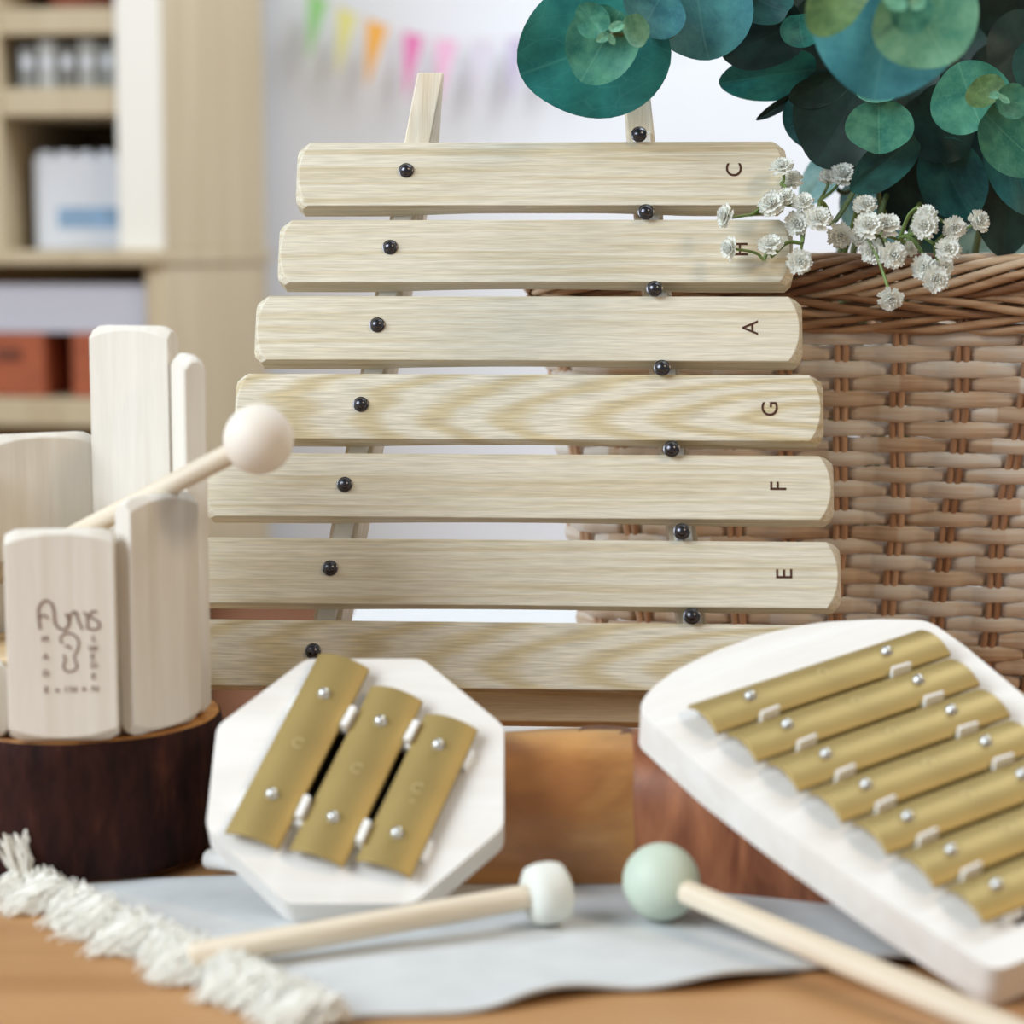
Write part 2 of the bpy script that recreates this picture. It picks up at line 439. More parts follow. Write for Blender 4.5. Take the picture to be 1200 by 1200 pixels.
for u, lab in ((.078, 'orange brown box in the lower bookcase compartment, nearer the beige side panel'), (.2, 'orange brown box in the lower bookcase compartment, farther from the beige side panel')):
    o = thing('card_box', lab, 'box', at_cab(u, .03, .072), 'orange boxes in the bookcase')
    MB().box((0, .1, .038), (.09, .2, .076)).build('body', M_orange, o, bevel=.003)
    MB().box((0, -.002, .05), (.03, .004, .012)).build('handle', plain('box_handle', rgb(110, 60, 40), .7), o, bevel=.001)
o = thing('tray', 'pale lilac white tray lying across the orange boxes', 'tray', at_cab(.14, .03, .148))
MB().box((0, .12, .003), (.23, .24, .006)).build('tray_base', plain('lilac_white', rgb(206, 208, 222), .6), o, bevel=.002)
for s in (-1, 1):
    MB().box((s * .112, .12, .03), (.006, .24, .054)).build('rim', o.children[0].data.materials[0], o, bevel=.002)
    MB().box((0, .12 + s * .117, .03), (.218, .006, .054)).build('rim', o.children[0].data.materials[0], o, bevel=.002)
# brown chest beside the bookcase
o = thing('chest', 'reddish brown wooden chest between bookcase and side table', 'chest', CM @ Matrix.Translation((-.092, .1, -.72)))
MB().box((0, .15, .27), (.155, .3, .54)).build('body', M_brown, o, bevel=.004)
MB().box((0, .148, .553), (.165, .31, .024)).build('lid', M_brown, o, bevel=.004)
# bunting on the wall
cordp = [pt(310, -70, 2.90), pt(352, -22, 2.90), pt(400, 8, 2.90), pt(450, 28, 2.90), pt(510, 44, 2.90), pt(580, 46, 2.90), pt(650, 36, 2.90), pt(720, 14, 2.90), pt(790, -20, 2.90), pt(830, -60, 2.90)]
cp = spline(cordp, 10)
bt = thing('bunting', 'string of rainbow pennants sagging across the white wall', 'bunting', Matrix.Translation(cp[0]))
o0 = cp[0]
MB().tube([p - o0 for p in cp], .0015, 6).build('cord', plain('white_cord', rgb(230, 226, 230), .8), bt)
flags = [(372, (128, 200, 110)), (404, (222, 216, 120)), (440, (240, 160, 40)), (482, (222, 96, 164)), (524, (232, 168, 206)), (566, (206, 198, 216)), (606, (182, 170, 204)), (650, (190, 180, 216)), (694, (150, 180, 222)), (738, (140, 210, 214)), (778, (140, 206, 160))]
def cord_at(px):
    best = min(cp, key=lambda p: abs(600 + FPX * p.x / (p - CAM).dot(FW) - px)); return best
for px, c in flags:
    p = cord_at(px) - o0
    a = cord_at(px - 11) - o0; bq = cord_at(px + 14) - o0
    tip = p + Vector((-.012, -.006, -.092))
    m = MB(); n = 6; vs = []
    for i in range(n + 1):
        f = i / n
        for q in (a.lerp(tip, f), bq.lerp(tip, f)):
            q = q + Vector((0, -.004 * math.sin(f * 3), 0))
            vs += [q, q + Vector((0, .0012, 0))]
    fs = []
    for i in range(n):
        k = 4 * i
        fs += [(k, k + 2, k + 6, k + 4), (k + 1, k + 5, k + 7, k + 3), (k, k + 4, k + 5, k + 1), (k + 2, k + 3, k + 7, k + 6)]
    m.add(vs, fs + [(0, 1, 3, 2)]).build('pennant', plain('pennant_cloth', rgb(*[int(q * .78 + 228 * .22) for q in c]), .9), bt, smooth=0)

# ================================================================== cloth runner
BL = Vector((-.188, .802, 0)); FL = Vector((-.056, .653, 0)); FR = Vector((.150, .714, 0)); BR = Vector((.19, .85, 0))
def cloth_p(u, v):
    p = BL.lerp(BR, u).lerp(FL.lerp(FR, u), v)
    p = p + Vector((0, .003 * math.sin(u * 17 + 1) * v ** 6, 0))
    hem = max(0, (v - .88) / .12)
    z = .0022 + hem ** 2 * (.0022 + .0016 * math.sin(u * 22 + .5)) * min(1, max(0, (u - .12) * 6))
    z += .0006 * noise.noise(Vector((p.x * 25, p.y * 25, 0))) * (1 if v > .1 else 0)
    if v < .05 or u < .02: z = .0020
    return Vector((p.x, p.y, z))
nu, nv = 90, 60
vs = [cloth_p(i / nu, j / nv) for j in range(nv + 1) for i in range(nu + 1)]
w = nu + 1
fs = [(j * w + i, j * w + i + 1, (j + 1) * w + i + 1, (j + 1) * w + i) for j in range(nv) for i in range(nu)]
nn = len(vs)
vs2 = [p - Vector((0, 0, .0014)) for p in vs]
fs2 = [tuple(reversed([q + nn for q in f])) for f in fs]
edge = [j for j in range(nu)] 
fs3 = []
for i in range(nu):
    fs3 += [(i, i + 1, nn + i + 1, nn + i), (nv * w + i + 1, nv * w + i, nn + nv * w + i, nn + nv * w + i + 1)]
for j in range(nv):
    fs3 += [((j + 1) * w, j * w, nn + j * w, nn + (j + 1) * w), (j * w + nu, (j + 1) * w + nu, nn + (j + 1) * w + nu, nn + j * w + nu)]
run = thing('table_runner', 'grey white linen runner with a white fringe under the chime plates', 'table runner', Matrix.Translation((0, .75, 0)))
off = Vector((0, .75, 0))
MB().add([p - off for p in vs + vs2], fs + fs2 + fs3).build('cloth', M_cloth, run, smooth=60)
fr = MB(); rnd = random.Random(3)
out = Vector((-.70, -.71, 0))
for i in range(3400):
    f = rnd.random() ** .95
    p = BL.lerp(FL, f) - off + Vector((0, 0, .0022)) + Vector((rnd.uniform(-.001, .006), rnd.uniform(-.001, .006), 0))
    L_ = rnd.uniform(.010, .018) * (1 + .30 * math.sin(f * 60)); sway = Vector((rnd.uniform(-.006, .006), rnd.uniform(-.006, .006), 0)) + Vector((.005 * math.sin(f * 37), 0, 0))
    hgt = rnd.uniform(.0, .009)
    pts = [p, p + out * L_ * .35 + Vector((0, 0, hgt)), p + out * L_ * .75 + sway * .7 + Vector((0, 0, hgt * .6 - .0008)), p + out * L_ + sway + Vector((0, 0, -.0010))]
    fr.tube(pts, [.0003, .00036, .0003, .0002], 4, True)
o = fr.build('fringe', M_fringe, run); o['kind'] = 'stuff'
tas = MB()
for i in range(70):
    p = BL - off + Vector((.001, -.007, .003))
    e1 = Vector((rnd.uniform(-.010, .002), rnd.uniform(-.004, .004), .018 + rnd.uniform(-.003, .004)))
    e2 = Vector((rnd.uniform(-.002, .008), rnd.uniform(-.016, -.004), -.001))
    e = e1 if i % 5 < 3 else e2
    mid = e * .5 + Vector((rnd.uniform(-.003, .003), rnd.uniform(-.003, .003), .002))
    tas.tube([p, p + mid, p + e], [.0006, .0007, .0004], 4, True)
tas.build('tassel', M_fringe, run)

# ================================================================== stump
SC = Vector((-.1750, .853, .0018)); SR = .057; SH = .0568
st = thing('tree_stump', 'dark bark covered stump slice at the left under the wooden slat ring', 'stump', Matrix.Translation(SC))
m, nt, bs = new_mat('stump_bark'); N = nt.nodes; L = nt.links
tc = N.new('ShaderNodeTexCoord'); mp = N.new('ShaderNodeMapping'); mp.inputs['Scale'].default_value = (110, 110, 26)
no = N.new('ShaderNodeTexNoise'); no.inputs['Scale'].default_value = 1; no.inputs['Detail'].default_value = 8; no.inputs['Roughness'].default_value = .65
rp = N.new('ShaderNodeValToRGB'); rp.color_ramp.elements[0].position = .38; rp.color_ramp.elements[0].color = rgb(32, 17, 15)
rp.color_ramp.elements[1].position = .8; rp.color_ramp.elements[1].color = rgb(104, 62, 44)
e = rp.color_ramp.elements.new(.58); e.color = rgb(56, 29, 25)
L.new(tc.outputs['Object'], mp.inputs['Vector']); L.new(mp.outputs[0], no.inputs['Vector']); L.new(no.outputs['Fac'], rp.inputs['Fac']); L.new(rp.outputs['Color'], bs.inputs['Base Color'])
bp = N.new('ShaderNodeBump'); bp.inputs['Strength'].default_value = .5; bp.inputs['Distance'].default_value = .002
L.new(no.outputs['Fac'], bp.inputs['Height']); L.new(bp.outputs['Normal'], bs.inputs['Normal']); bs.inputs['Roughness'].default_value = .75; bs.inputs['Specular IOR Level'].default_value = .15
M_bark = m
M_heart = wood('stump_wood', rgb(206, 150, 84), rgb(160, 104, 52), 'Z', 40, 60)
seg = 120; mb = MB(); rows = 14; vs = []
def stump_r(a, f):
    q = Vector((math.cos(a) * 2.2, math.sin(a) * 2.2, f * 1.2))
    return SR * (1 + .022 * noise.noise(q) + .006 * noise.noise(q * 5)) - .0012 * max(0, (f - .9) / .1) - .002 * max(0, (.08 - f) / .08)
for j in range(rows + 1):
    f = j / rows
    for k in range(seg):
        a = 2 * PI * k / seg; r = stump_r(a, f); vs.append((r * math.cos(a), r * math.sin(a), (.0015 + f * (SH - .0022))))
fs = [(j * seg + k, j * seg + (k + 1) % seg, (j + 1) * seg + (k + 1) % seg, (j + 1) * seg + k) for j in range(rows) for k in range(seg)]
mb.add(vs, fs).build('bark', M_bark, st, smooth=60)
mb = MB(); vs = []
for (f, z, ins) in ((0, .0, .0028), (0, .0018, .0004), (1, SH - .0008, .0003), (1, SH, .0008)):
    for k in range(seg):
        a = 2 * PI * k / seg; r = stump_r(a, f) - ins + .0002 * noise.noise(Vector((a * 9, f, 0))); vs.append((r * math.cos(a), r * math.sin(a), z))
fs = [tuple(reversed(range(seg))), tuple(3 * seg + k for k in range(seg))]
for j in range(3):
    fs += [(j * seg + k, j * seg + (k + 1) % seg, (j + 1) * seg + (k + 1) % seg, (j + 1) * seg + k) for k in range(seg)]
mb.add(vs, fs).build('heartwood', M_heart, st, smooth=40)['label'] = 'orange brown cut wood at top and bottom edges'
STOP = SC.z + SH

# ================================================================== ring of upright slats
RC = Vector((SC.x + .0008, SC.y - .0074, STOP)); RR = .050
tw = thing('slat_ring', 'pale wooden ring of upright chamfered slats standing on the dark stump', 'musical instrument', Matrix.Translation(RC))
MB().lathe([(0, 0), (.0415, 0), (.0418, .001), (.0418, .029), (.041, .030), (0, .030)], 64).build('hub', M_hub, tw)
heights = [.0815, .0925, .1445, .1550, .1105, .098, .031]
widths = [.0410, .0365, .038, .0378, .0460, .040, .038]
TS = .0085
slats = []
for k in range(7):
    a = R(4 + 51.43 * k - (1.5 if k == 1 else 0))
    nrm = Vector((math.sin(a), -math.cos(a), 0)); tan = Vector((math.cos(a), math.sin(a), 0))
    h = heights[k]
    Mx = basis(nrm * RR + Vector((0, 0, h / 2 + .0004)), Vector((0, 0, 1)), -tan, nrm)   # x up, z outwards
    s = bar_mb(h, widths[k], TS, c2=.003, c=.0016, k=.0038, cut=.0022, both=True, nx=6).build('slat', M_slat, tw, bevel=.0004, smooth=14)
    s.matrix_local = Mx
    slats.append(s)
# burnt maker's mark on the front slat (u right, v up, on the face)
fs0 = slats[0]
LM0 = Matrix(((0, 1, 0, 0), (-1, 0, 0, 0), (0, 0, 1, .0002), (0, 0, 0, 1)))   # (u,v,w): v -> +x, u -> -y
def ribbon(mb, pts, wd, M):
    P = spline([Vector((p[0], p[1], 0)) for p in pts], 5) if len(pts) > 2 else [Vector((p[0], p[1], 0)) for p in pts]
    vs = []
    for i, p in enumerate(P):
        tt = (P[min(i + 1, len(P) - 1)] - P[max(i - 1, 0)]); tt = tt.normalized() if tt.length > 1e-9 else Vector((1, 0, 0))
        q = Vector((-tt.y, tt.x, 0)) * wd / 2
        vs += [p + q, p - q]
    mb.add(vs, [(2 * i, 2 * i + 1, 2 * i + 3, 2 * i + 2) for i in range(len(P) - 1)], M)
px = 1 / 8.571 * .332e-3     # logo drawn from a 140 px crop shown at 1200 px
def lg(x, y): return ((x - 475) * px, -(y - 640) * px)
cx_logo = Matrix.Translation(Vector((-.0020, .0012, 0)))
def Q(*pp): return [lg(*p) for p in pp]
lo = MB(); LMM = Matrix(((0, 1, 0, 0), (-1, 0, 0, 0), (0, 0, 1, .00025), (0, 0, 0, 1)))
shift = Matrix.Translation((0.0012, -.0030, 0))
def rb(w_, *pp): ribbon(lo, Q(*pp), w_, LMM @ shift)
wd = .0009
rb(wd, (245, 490), (235, 380), (240, 270), (300, 205), (360, 235), (385, 320), (390, 420), (430, 480), (490, 490), (525, 420), (500, 330))
rb(wd * .8, (245, 370), (290, 345), (325, 385))
rb(wd * .9, (525, 430), (540, 350), (580, 315), (605, 360))
rb(wd * .9, (580, 315), (600, 340), (620, 420), (655, 495))
rb(wd * .9, (670, 320), (700, 360), (705, 490))
rb(wd * .9, (800, 320), (745, 320), (735, 370), (800, 410), (820, 460), (780, 495), (715, 490))
rb(wd * .8, (450, 630), (440, 570), (490, 530), (560, 540), (610, 600), (605, 680), (570, 750), (575, 800), (590, 860), (550, 905), (490, 905), (460, 860), (480, 790), (465, 740))
rb(wd * .8, (480, 655), (525, 660), (530, 690))
letters = [('M', 290, 585), ('A', 290, 760), ('D', 290, 925), ('E', 290, 1090), ('I', 480, 1090), ('N', 550, 1090), ('S', 755, 590), ('W', 750, 685), ('E', 745, 765), ('D', 755, 850), ('E', 750, 960), ('N', 760, 1085)]
for ch, x, y in letters:
    u, v = lg(x, y)
    tm = text_mb(ch, .0034, LMM @ shift @ Matrix.Translation((u, v, 0)))
    lo.add(tm.v, tm.f)
for x, y in ((395, 1095), (655, 1085)):
    u, v = lg(x, y); lo.lathe([(0, .0001), (.0007, .0001), (.0007, 0)], 12, LMM @ shift @ Matrix.Translation((u, v, 0)))
o = lo.build('burnt_mark', M_logo, fs0, smooth=0); o['label'] = 'brown burnt lettering and ear shaped emblem'

# ================================================================== mallets
def mallet_M(a, b):
    x = (b - a).normalized(); z = Vector((0, 0, 1)); y = z.cross(x).normalized(); z = x.cross(y)
    return basis(a, x, y, z)
XM = Matrix(((0, 0, 1, 0), (0, 1, 0, 0), (-1, 0, 0, 0), (0, 0, 0, 1)))   # lathe z -> +x
def stick(parent, L_, r0, r1, start=0.0):
    return MB().lathe([(0, start), (r0 * .8, start), (r0, start + .001), (r0 * .5 + r1 * .5, L_ * .5), (r1, L_ - .0015), (r1 * .75, L_), (0, L_)], 20, XM).build('stick', M_stick, parent, smooth=40)
def sphere_mb(r, n=20, sx=1.0):
    return MB().lathe([(r * math.sin(PI * i / n) if 0 < i < n else 0, -sx * r * math.cos(PI * i / n)) for i in range(n + 1)], 40, XM)
# round-headed mallet laid over the slat ring
a = pt(303, 515, .806); b = pt(-8, 676, .884)
Lm = (b - a).length
mw = thing('mallet', 'mallet with natural wooden ball head resting across the slat ring', 'mallet', mallet_M(a, b))
sphere_mb(.0133).build('head', M_ballw, mw, smooth=180)
stick(mw, Lm, .0042, .0040, .010)
# white drum-shaped head, on the runner
a = ptz(640, 1047, .0142); b = ptz(222, 1122, .0075)
mw = thing('mallet', 'mallet with white drum shaped head lying below the octagonal plate', 'mallet', mallet_M(a, b))
MB().lathe([(0, -.0078), (.0078, -.0076), (.0103, -.0062), (.0112, -.003), (.0113, .002), (.0104, .0056), (.0078, .0072), (0, .0074)], 40, XM).build('head', M_whiteball, mw, smooth=60)
stick(mw, (b - a).length, .0044, .0048, .002)
# mint ball
a = ptz(775, 1033, .0170); b = ptz(1232, 1230, .0060)
mw = thing('mallet', 'mallet with mint green ball head lying in front of the large glockenspiel', 'mallet', mallet_M(a, b))
sphere_mb(.0141).build('head', M_mint, mw, smooth=180)
stick(mw, (b - a).length, .0044, .0050, .008)
# stick end that shows behind the octagon
a = Vector((-.1205, .818, .0068)); b = Vector((-.036, .7905, .0068))
mw = thing('wooden_stick', 'end of a pale wooden stick poking out between stump and octagonal plate', 'stick', mallet_M(a, b))
MB().lathe([(0, -.0005), (.0030, -.0003), (.0040, .001), (.0040, .04), (.0040, .080), (.0030, .0815), (0, .0815)], 20, XM).build('rod', M_white, mw, smooth=40)

# ================================================================== octagonal three-bar chime
e48 = R(48)
oN = Vector((0, -math.cos(e48), math.sin(e48))); oU = Vector((0, math.sin(e48), math.cos(e48)))
TO = .014
OB = Vector((-.055, .7535, .0027))                    # bottom back edge, on the runner
OM = basis(OB + oN * TO, Vector((1, 0, 0)), oU, oN)  # face plane z=0
oc = thing('chime', 'white octagonal chime plate with three brass tone bars leaning on the slab', 'chime', OM)
def plate_mb(outer, hole, T, depth):
    """a plate with a blind slot: outer and hole outlines (CCW), face at z=0"""
    bm = bmesh.new()
    def loop(pts, z): return [bm.verts.new((x, y, z)) for x, y in pts]
    o1 = loop(outer, 0); h1 = loop(hole, 0)
    ed = [bm.edges.new((L_[i], L_[(i + 1) % len(L_)])) for L_ in (o1, h1) for i in range(len(L_))]
    bmesh.ops.triangle_fill(bm, use_beauty=True, use_dissolve=False, edges=ed)
    o2 = loop(outer, -T); h2 = loop(hole, -depth)
    n = len(o1)
    for i in range(n): bm.faces.new((o1[i], o2[i], o2[(i + 1) % n], o1[(i + 1) % n]))
    n = len(h1)
    for i in range(n): bm.faces.new((h1[i], h1[(i + 1) % n], h2[(i + 1) % n], h2[i]))
    bm.faces.new(list(reversed(o2))); bm.faces.new(h2)
    bmesh.ops.recalc_face_normals(bm, faces=bm.faces[:])
    bm.verts.ensure_lookup_table(); bm.verts.index_update()
    mb = MB(); mb.add([v.co.copy() for v in bm.verts], [tuple(v.index for v in f.verts) for f in bm.faces]); bm.free()
    return mb
def rounded(pts, r, n=4):
    P = [Vector((x, y)) for x, y in pts]; out = []
    for i in range(len(P)):
        a, b, c = P[i - 1], P[i], P[(i + 1) % len(P)]
        u = (a - b).normalized(); w_ = (c - b).normalized()
        d = min(r, (a - b).length * .45, (c - b).length * .45)
        for k in range(n + 1):
            f = k / n
            q = (b + u * d) * (1 - f) ** 2 + b * 2 * f * (1 - f) + (b + w_ * d) * f * f
            out.append((q.x, q.y))
    return out
ap = .0550
octo = [(-.003 + ap / math.cos(PI / 8) * math.cos(PI / 8 + PI / 4 * i), .0535 + ap / math.cos(PI / 8) * math.sin(PI / 8 + PI / 4 * i)) for i in range(8)]
OA = R(-20)   # bar axis leans to the right
def oloc(x, y):  # bar frame -> plate frame: y along the bars
    return (-.003 + x * math.cos(OA) - y * math.sin(OA), .0505 + x * math.sin(OA) + y * math.cos(OA))
hole = [oloc(-.027, -.019), oloc(.027, -.019), oloc(.027, .019), oloc(-.027, .019)]
plate_mb(rounded(octo, .0035, 4), hole, TO, .010).build('plate', M_white, oc, bevel=.0008, smooth=30)
def slot_shade_shell(hole_, depth, parent):
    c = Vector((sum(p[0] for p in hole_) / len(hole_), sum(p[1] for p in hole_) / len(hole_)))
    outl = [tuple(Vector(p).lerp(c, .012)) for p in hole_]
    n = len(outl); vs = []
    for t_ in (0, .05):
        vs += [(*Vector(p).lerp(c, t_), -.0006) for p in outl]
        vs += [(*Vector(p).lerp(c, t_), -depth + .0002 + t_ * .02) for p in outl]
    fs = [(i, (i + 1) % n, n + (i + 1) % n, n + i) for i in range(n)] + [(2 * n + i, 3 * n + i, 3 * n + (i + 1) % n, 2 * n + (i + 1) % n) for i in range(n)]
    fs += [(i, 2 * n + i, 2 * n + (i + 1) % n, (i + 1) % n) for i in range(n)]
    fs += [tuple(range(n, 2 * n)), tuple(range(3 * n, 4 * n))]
    MB().add(vs, fs).build('slot_shade', M_slot_shade, parent, smooth=0)  # dark shell added so the pale slot reads as deep shade
slot_shade_shell(hole, .010, oc)
BM = basis(Vector((*oloc(0, 0), 0)), Vector((math.cos(OA), math.sin(OA), 0)), Vector((-math.sin(OA), math.cos(OA), 0)), Vector((0, 0, 1)))
def brass_mb(L_, W, sag, th, M=None, n=14):
    """arched strip: length along y, crest at the middle"""
    vs = []; rows = 3
    prof = []
    for i in range(n + 1):
        f = -1 + 2 * i / n; prof.append((f * W / 2, sag * (1 - f * f)))
    loop = [(x, z + th) for x, z in prof] + [(x, z) for x, z in reversed(prof)]
    k = len(loop)
    for j in range(rows + 1):
        y = -L_ / 2 + L_ * j / rows
        vs += [(x, y, z) for x, z in loop]
    fs = [(j * k + i, j * k + (i + 1) % k, (j + 1) * k + (i + 1) % k, (j + 1) * k + i) for j in range(rows) for i in range(k)]
    for base, rev in ((0, True), (rows * k, False)):
        for i in range(n):
            q = (base + i, base + i + 1, base + k - 2 - i, base + k - 1 - i)
            fs.append(q)
    return MB().add(vs, fs, M)
FE = .0030
def stud_mb(z, r=.0026): return MB().lathe([(0, z + r * .95), (r * .45, z + r * .88), (r * .8, z + r * .55), (r, z), (r * .5, z - .0002), (r * .5, -.004), (0, -.004)], 20)
def stamp(parent, marks, z):
    """tiny stamped note marks on a brass bar"""
    mb = MB()
    for pp in marks: ribbon(mb, pp, .0005, Matrix.Translation((0, 0, z)))
    return mb.build('stamped_mark', M_stamp, parent, smooth=0)
def arc(cx, cy, r, a0, a1, n=8): return [(cx + r * math.cos(R(a0 + (a1 - a0) * i / n)), cy + r * math.sin(R(a0 + (a1 - a0) * i / n))) for i in range(n + 1)]
bar_spec = [(-.0252, .0040, .087, .0243), (0.0, .0010, .0785, .0228), (.0245, .0005, .0690, .0207)]
for i, (x, y, L_, sp) in enumerate(bar_spec):
    Mx = BM @ Matrix.Translation((x, y, FE))
    br = brass_mb(L_, .0214, .0032, .0016).build('tone_bar', M_brass, oc, bevel=.0003, smooth=40); br.matrix_local = Mx
    for s in (-1, 1):
        o = stud_mb(.0032 + .0016, .0025).build('stud', M_steel, br, smooth=60); o.matrix_local = Matrix.Translation((0, s * sp, 0))
    stamp(br, [arc(0, 0, .002, 40, 320), [(-.001, -.006), (.0012, -.006)]][:1 + (i == 2)], .0050)
for s in (-1, 1):
    m_ = MB().box((0, 0, 0), (.074, .0085, FE + .0006))
    for gx in (-.0126, .0123): m_.box((gx, .0015 * s * (1 if gx > 0 else -1), .0030), (.0026, .0095, .0058))
    o = m_.build('felt_strip', M_felt, oc, bevel=.0004); o.matrix_local = BM @ Matrix.Translation((0, s * .0226 + .001, (FE + .0006) / 2 - .0002)) @ Matrix.Rotation(R(-2 * s), 4, 'Z')

# ================================================================== large seven-bar glockenspiel
gN = (RT * .013 + UP * .865 + FW * -.501).normalized()
gP0 = pt(1165, 1187, .692)
TG = .016
gA = Vector((.9016, .4023, .1587)); gA = (gA - gN * gA.dot(gN)).normalized(); gB = gN.cross(gA)
rot = R(3.5)
gX = gA * math.cos(rot) + gB * math.sin(rot); gY = gN.cross(gX)
gO = Vector((.0693, .7905, .0706)); gO = gO - gN * ((gO - (gP0 + gN * TG)).dot(gN))
GM = basis(gO, gX, gY, gN)
gk = thing('glockenspiel', 'large white wooden glockenspiel plate with seven brass tone bars', 'glockenspiel', GM)
gout = [(-17.5, 13), (-8, 21.5), (8, 28.5), (30, 33), (56, 34), (80, 30.5), (103, 21), (120, 11), (121, -10), (119, -48), (112, -105), (101, -165), (7, -164), (-4, -112), (-11, -70), (-16, -30)]
gout = [(x / 1000, y / 1000) for x, y in gout]
gout = list(reversed(gout))
gh = [(x / 1000, y / 1000) for x, y in ((28, -150), (77, -150), (80, -2), (24, -2))]
plate_mb(rounded(gout, .006, 5), gh, TG, .011).build('plate', M_white, gk, bevel=.0025, seg=3, smooth=35)
slot_shade_shell(gh, .011, gk)
RXY = Matrix.Rotation(R(-90), 4, 'Z')      # bar length (y) -> x
for k in range(7):
    yc = -.0083 - .0215 * k; x0 = (-2.8 + 3.1 * k) / 1000; x1 = (107.6 - 3.3 * k) / 1000
    Mx = Matrix.Translation(((x0 + x1) / 2, yc, FE)) @ RXY
    br = brass_mb(x1 - x0, .0196, .0030, .0016).build('tone_bar', M_brass, gk, bevel=.0003, smooth=40); br.matrix_local = Mx
    for xs_ in (18.7 + 1.7 * k, 83.0 - 1.5 * k):
        o = stud_mb(.0046, .0024).build('stud', M_steel, br, smooth=60)
        o.matrix_local = Mx.inverted() @ Matrix.Translation((xs_ / 1000, yc, FE))
    stamp(br, [arc(0, 0, .002, 30, 300)], .0048)
for (xa, xb) in ((18.7, 18.7 + 1.7 * 6), (83.0, 83.0 - 1.5 * 6)):
    p0 = Vector((xa / 1000, .002, 0)); p1 = Vector((xb / 1000, -.148, 0)); c = (p0 + p1) / 2; d = (p1 - p0)
    m_ = MB().box((0, 0, 0), (.0085, d.length, FE + .0006))
    for k in range(6): m_.box((0, (-.01905 - .0215 * k - c.y) * -1 * (1 if d.y < 0 else -1) * -1, .0034), (.0088, .0014, .0066))
    o = m_.build('felt_strip', M_felt, gk, bevel=.0004)
    o.matrix_local = Matrix.Translation(c + Vector((0, 0, (FE + .0006) / 2 - .0002))) @ Matrix.Rotation(math.atan2(d.y, d.x) + PI / 2, 4, 'Z')

# ================================================================== varnished slab behind the plates
oBackP = OB; gBackP = gP0
def clampz(p):
    z = p.z
    # stay 0.3 mm under the backs of both leaning plates
    if p.x < .006:
        zmax = oBackP.z + ((p.y - oBackP.y) * math.cos(e48)) / math.sin(e48) * 1.0 if True else z
        zmax = oBackP.z - (oN.y * (p.y - oBackP.y)) / oN.z - .0005
        if p.y > oBackP.y: z = min(z, zmax)
    zmax = gBackP.z - (gN.x * (p.x - gBackP.x) + gN.y * (p.y - gBackP.y)) / gN.z - .0006
    if p.x > .034: z = min(z, zmax)
    return Vector((p.x, p.y, max(z, .0024)))
sl = thing('wood_slab', 'varnished honey brown split log slab between the octagonal plate and glockenspiel', 'log slab', Matrix.Translation((.02, .80, 0)))
def slab_sec(x):
    yf = .798 if x < .047 else .798 - (x - .047) * .36
    yb = .838 + .004 * math.sin(x * 40) + (0 if x < .047 else -(x - .047) * .1)
    h = .0548 + .0012 * math.sin(x * 31 + .4)
    pr = [(yf + .001, .0024), (yf - .0005, .012), (yf, .03), (yf + .0022, .040), (yf + .0065, .0478), (yf + .012, .0526), (yf + .019, h), (yf + .028, h + .0006), (yb - .003, h - .001), (yb, h - .004), (yb + .002, .03), (yb, .0024)]
    return [clampz(Vector((x + .0012 * noise.noise(Vector((x * 40, y * 40, z * 40))), y + .0010 * noise.noise(Vector((x * 30, z * 40, 3))), z))) for y, z in pr]
def slab_part(name, x0, x1, n, mat):
    secs = [slab_sec(x0 + (x1 - x0) * i / n) for i in range(n + 1)]; k = len(secs[0])
    o_ = Vector((.02, .80, 0))
    vs = [p - o_ for s in secs for p in s]
    fs = [(i * k + j, i * k + (j + 1) % k, (i + 1) * k + (j + 1) % k, (i + 1) * k + j) for i in range(n) for j in range(k)]
    fs += [tuple(range(k)), tuple(n * k + j for j in range(k))]
    return MB().add(vs, fs).build(name, mat, sl, smooth=50)
M_slab = wood('varnished_slab', rgb(206, 150, 82), rgb(160, 104, 54), 'X', 14, 34, rough=.32, spec=.5, fibre=.06, bump=.03)
for m_ in (M_slab,):
    m_.node_tree.nodes['Principled BSDF'].inputs['Coat Weight'].default_value = .7
    m_.node_tree.nodes['Principled BSDF'].inputs['Coat Roughness'].default_value = .25
M_slab2 = wood('reddish_slab', rgb(172, 110, 74), rgb(112, 62, 42), 'Z', 16, 70, rough=.4, spec=.4, fibre=.1)
slab_part('heartwood', -.058, .047, 40, M_slab)
slab_part('reddish_side', .047, .135, 30, M_slab2)['label'] = 'darker reddish brown wood at the right'
kn = MB()
kpts = [(.026, .826), (.033, .820), (.040, .8195), (.0465, .823), (.046, .832), (.036, .836), (.029, .834)]
kv = []
for z in (.0536, .0566):
    kv += [Vector((x + .001 * math.sin(i * 5), y, z - (0.0008 if i in (1, 2) and z > .055 else 0))) - Vector((.02, .80, 0)) for i, (x, y) in enumerate(kpts)]
n = len(kpts)
kv = [Vector((p.x, p.y, min(p.z, clampz(p + Vector((.02, .80, 0))).z + .0002))) for p in kv]
kn.add(kv, [tuple(range(n)), tuple(range(n, 2 * n))] + [(i, (i + 1) % n, n + (i + 1) % n, n + i) for i in range(n)])
kn.build('bark_patch', plain('bark_patch', rgb(112, 78, 58), .9, vary=.4, scale=120, bump=.6, bscale=300), sl, smooth=0)

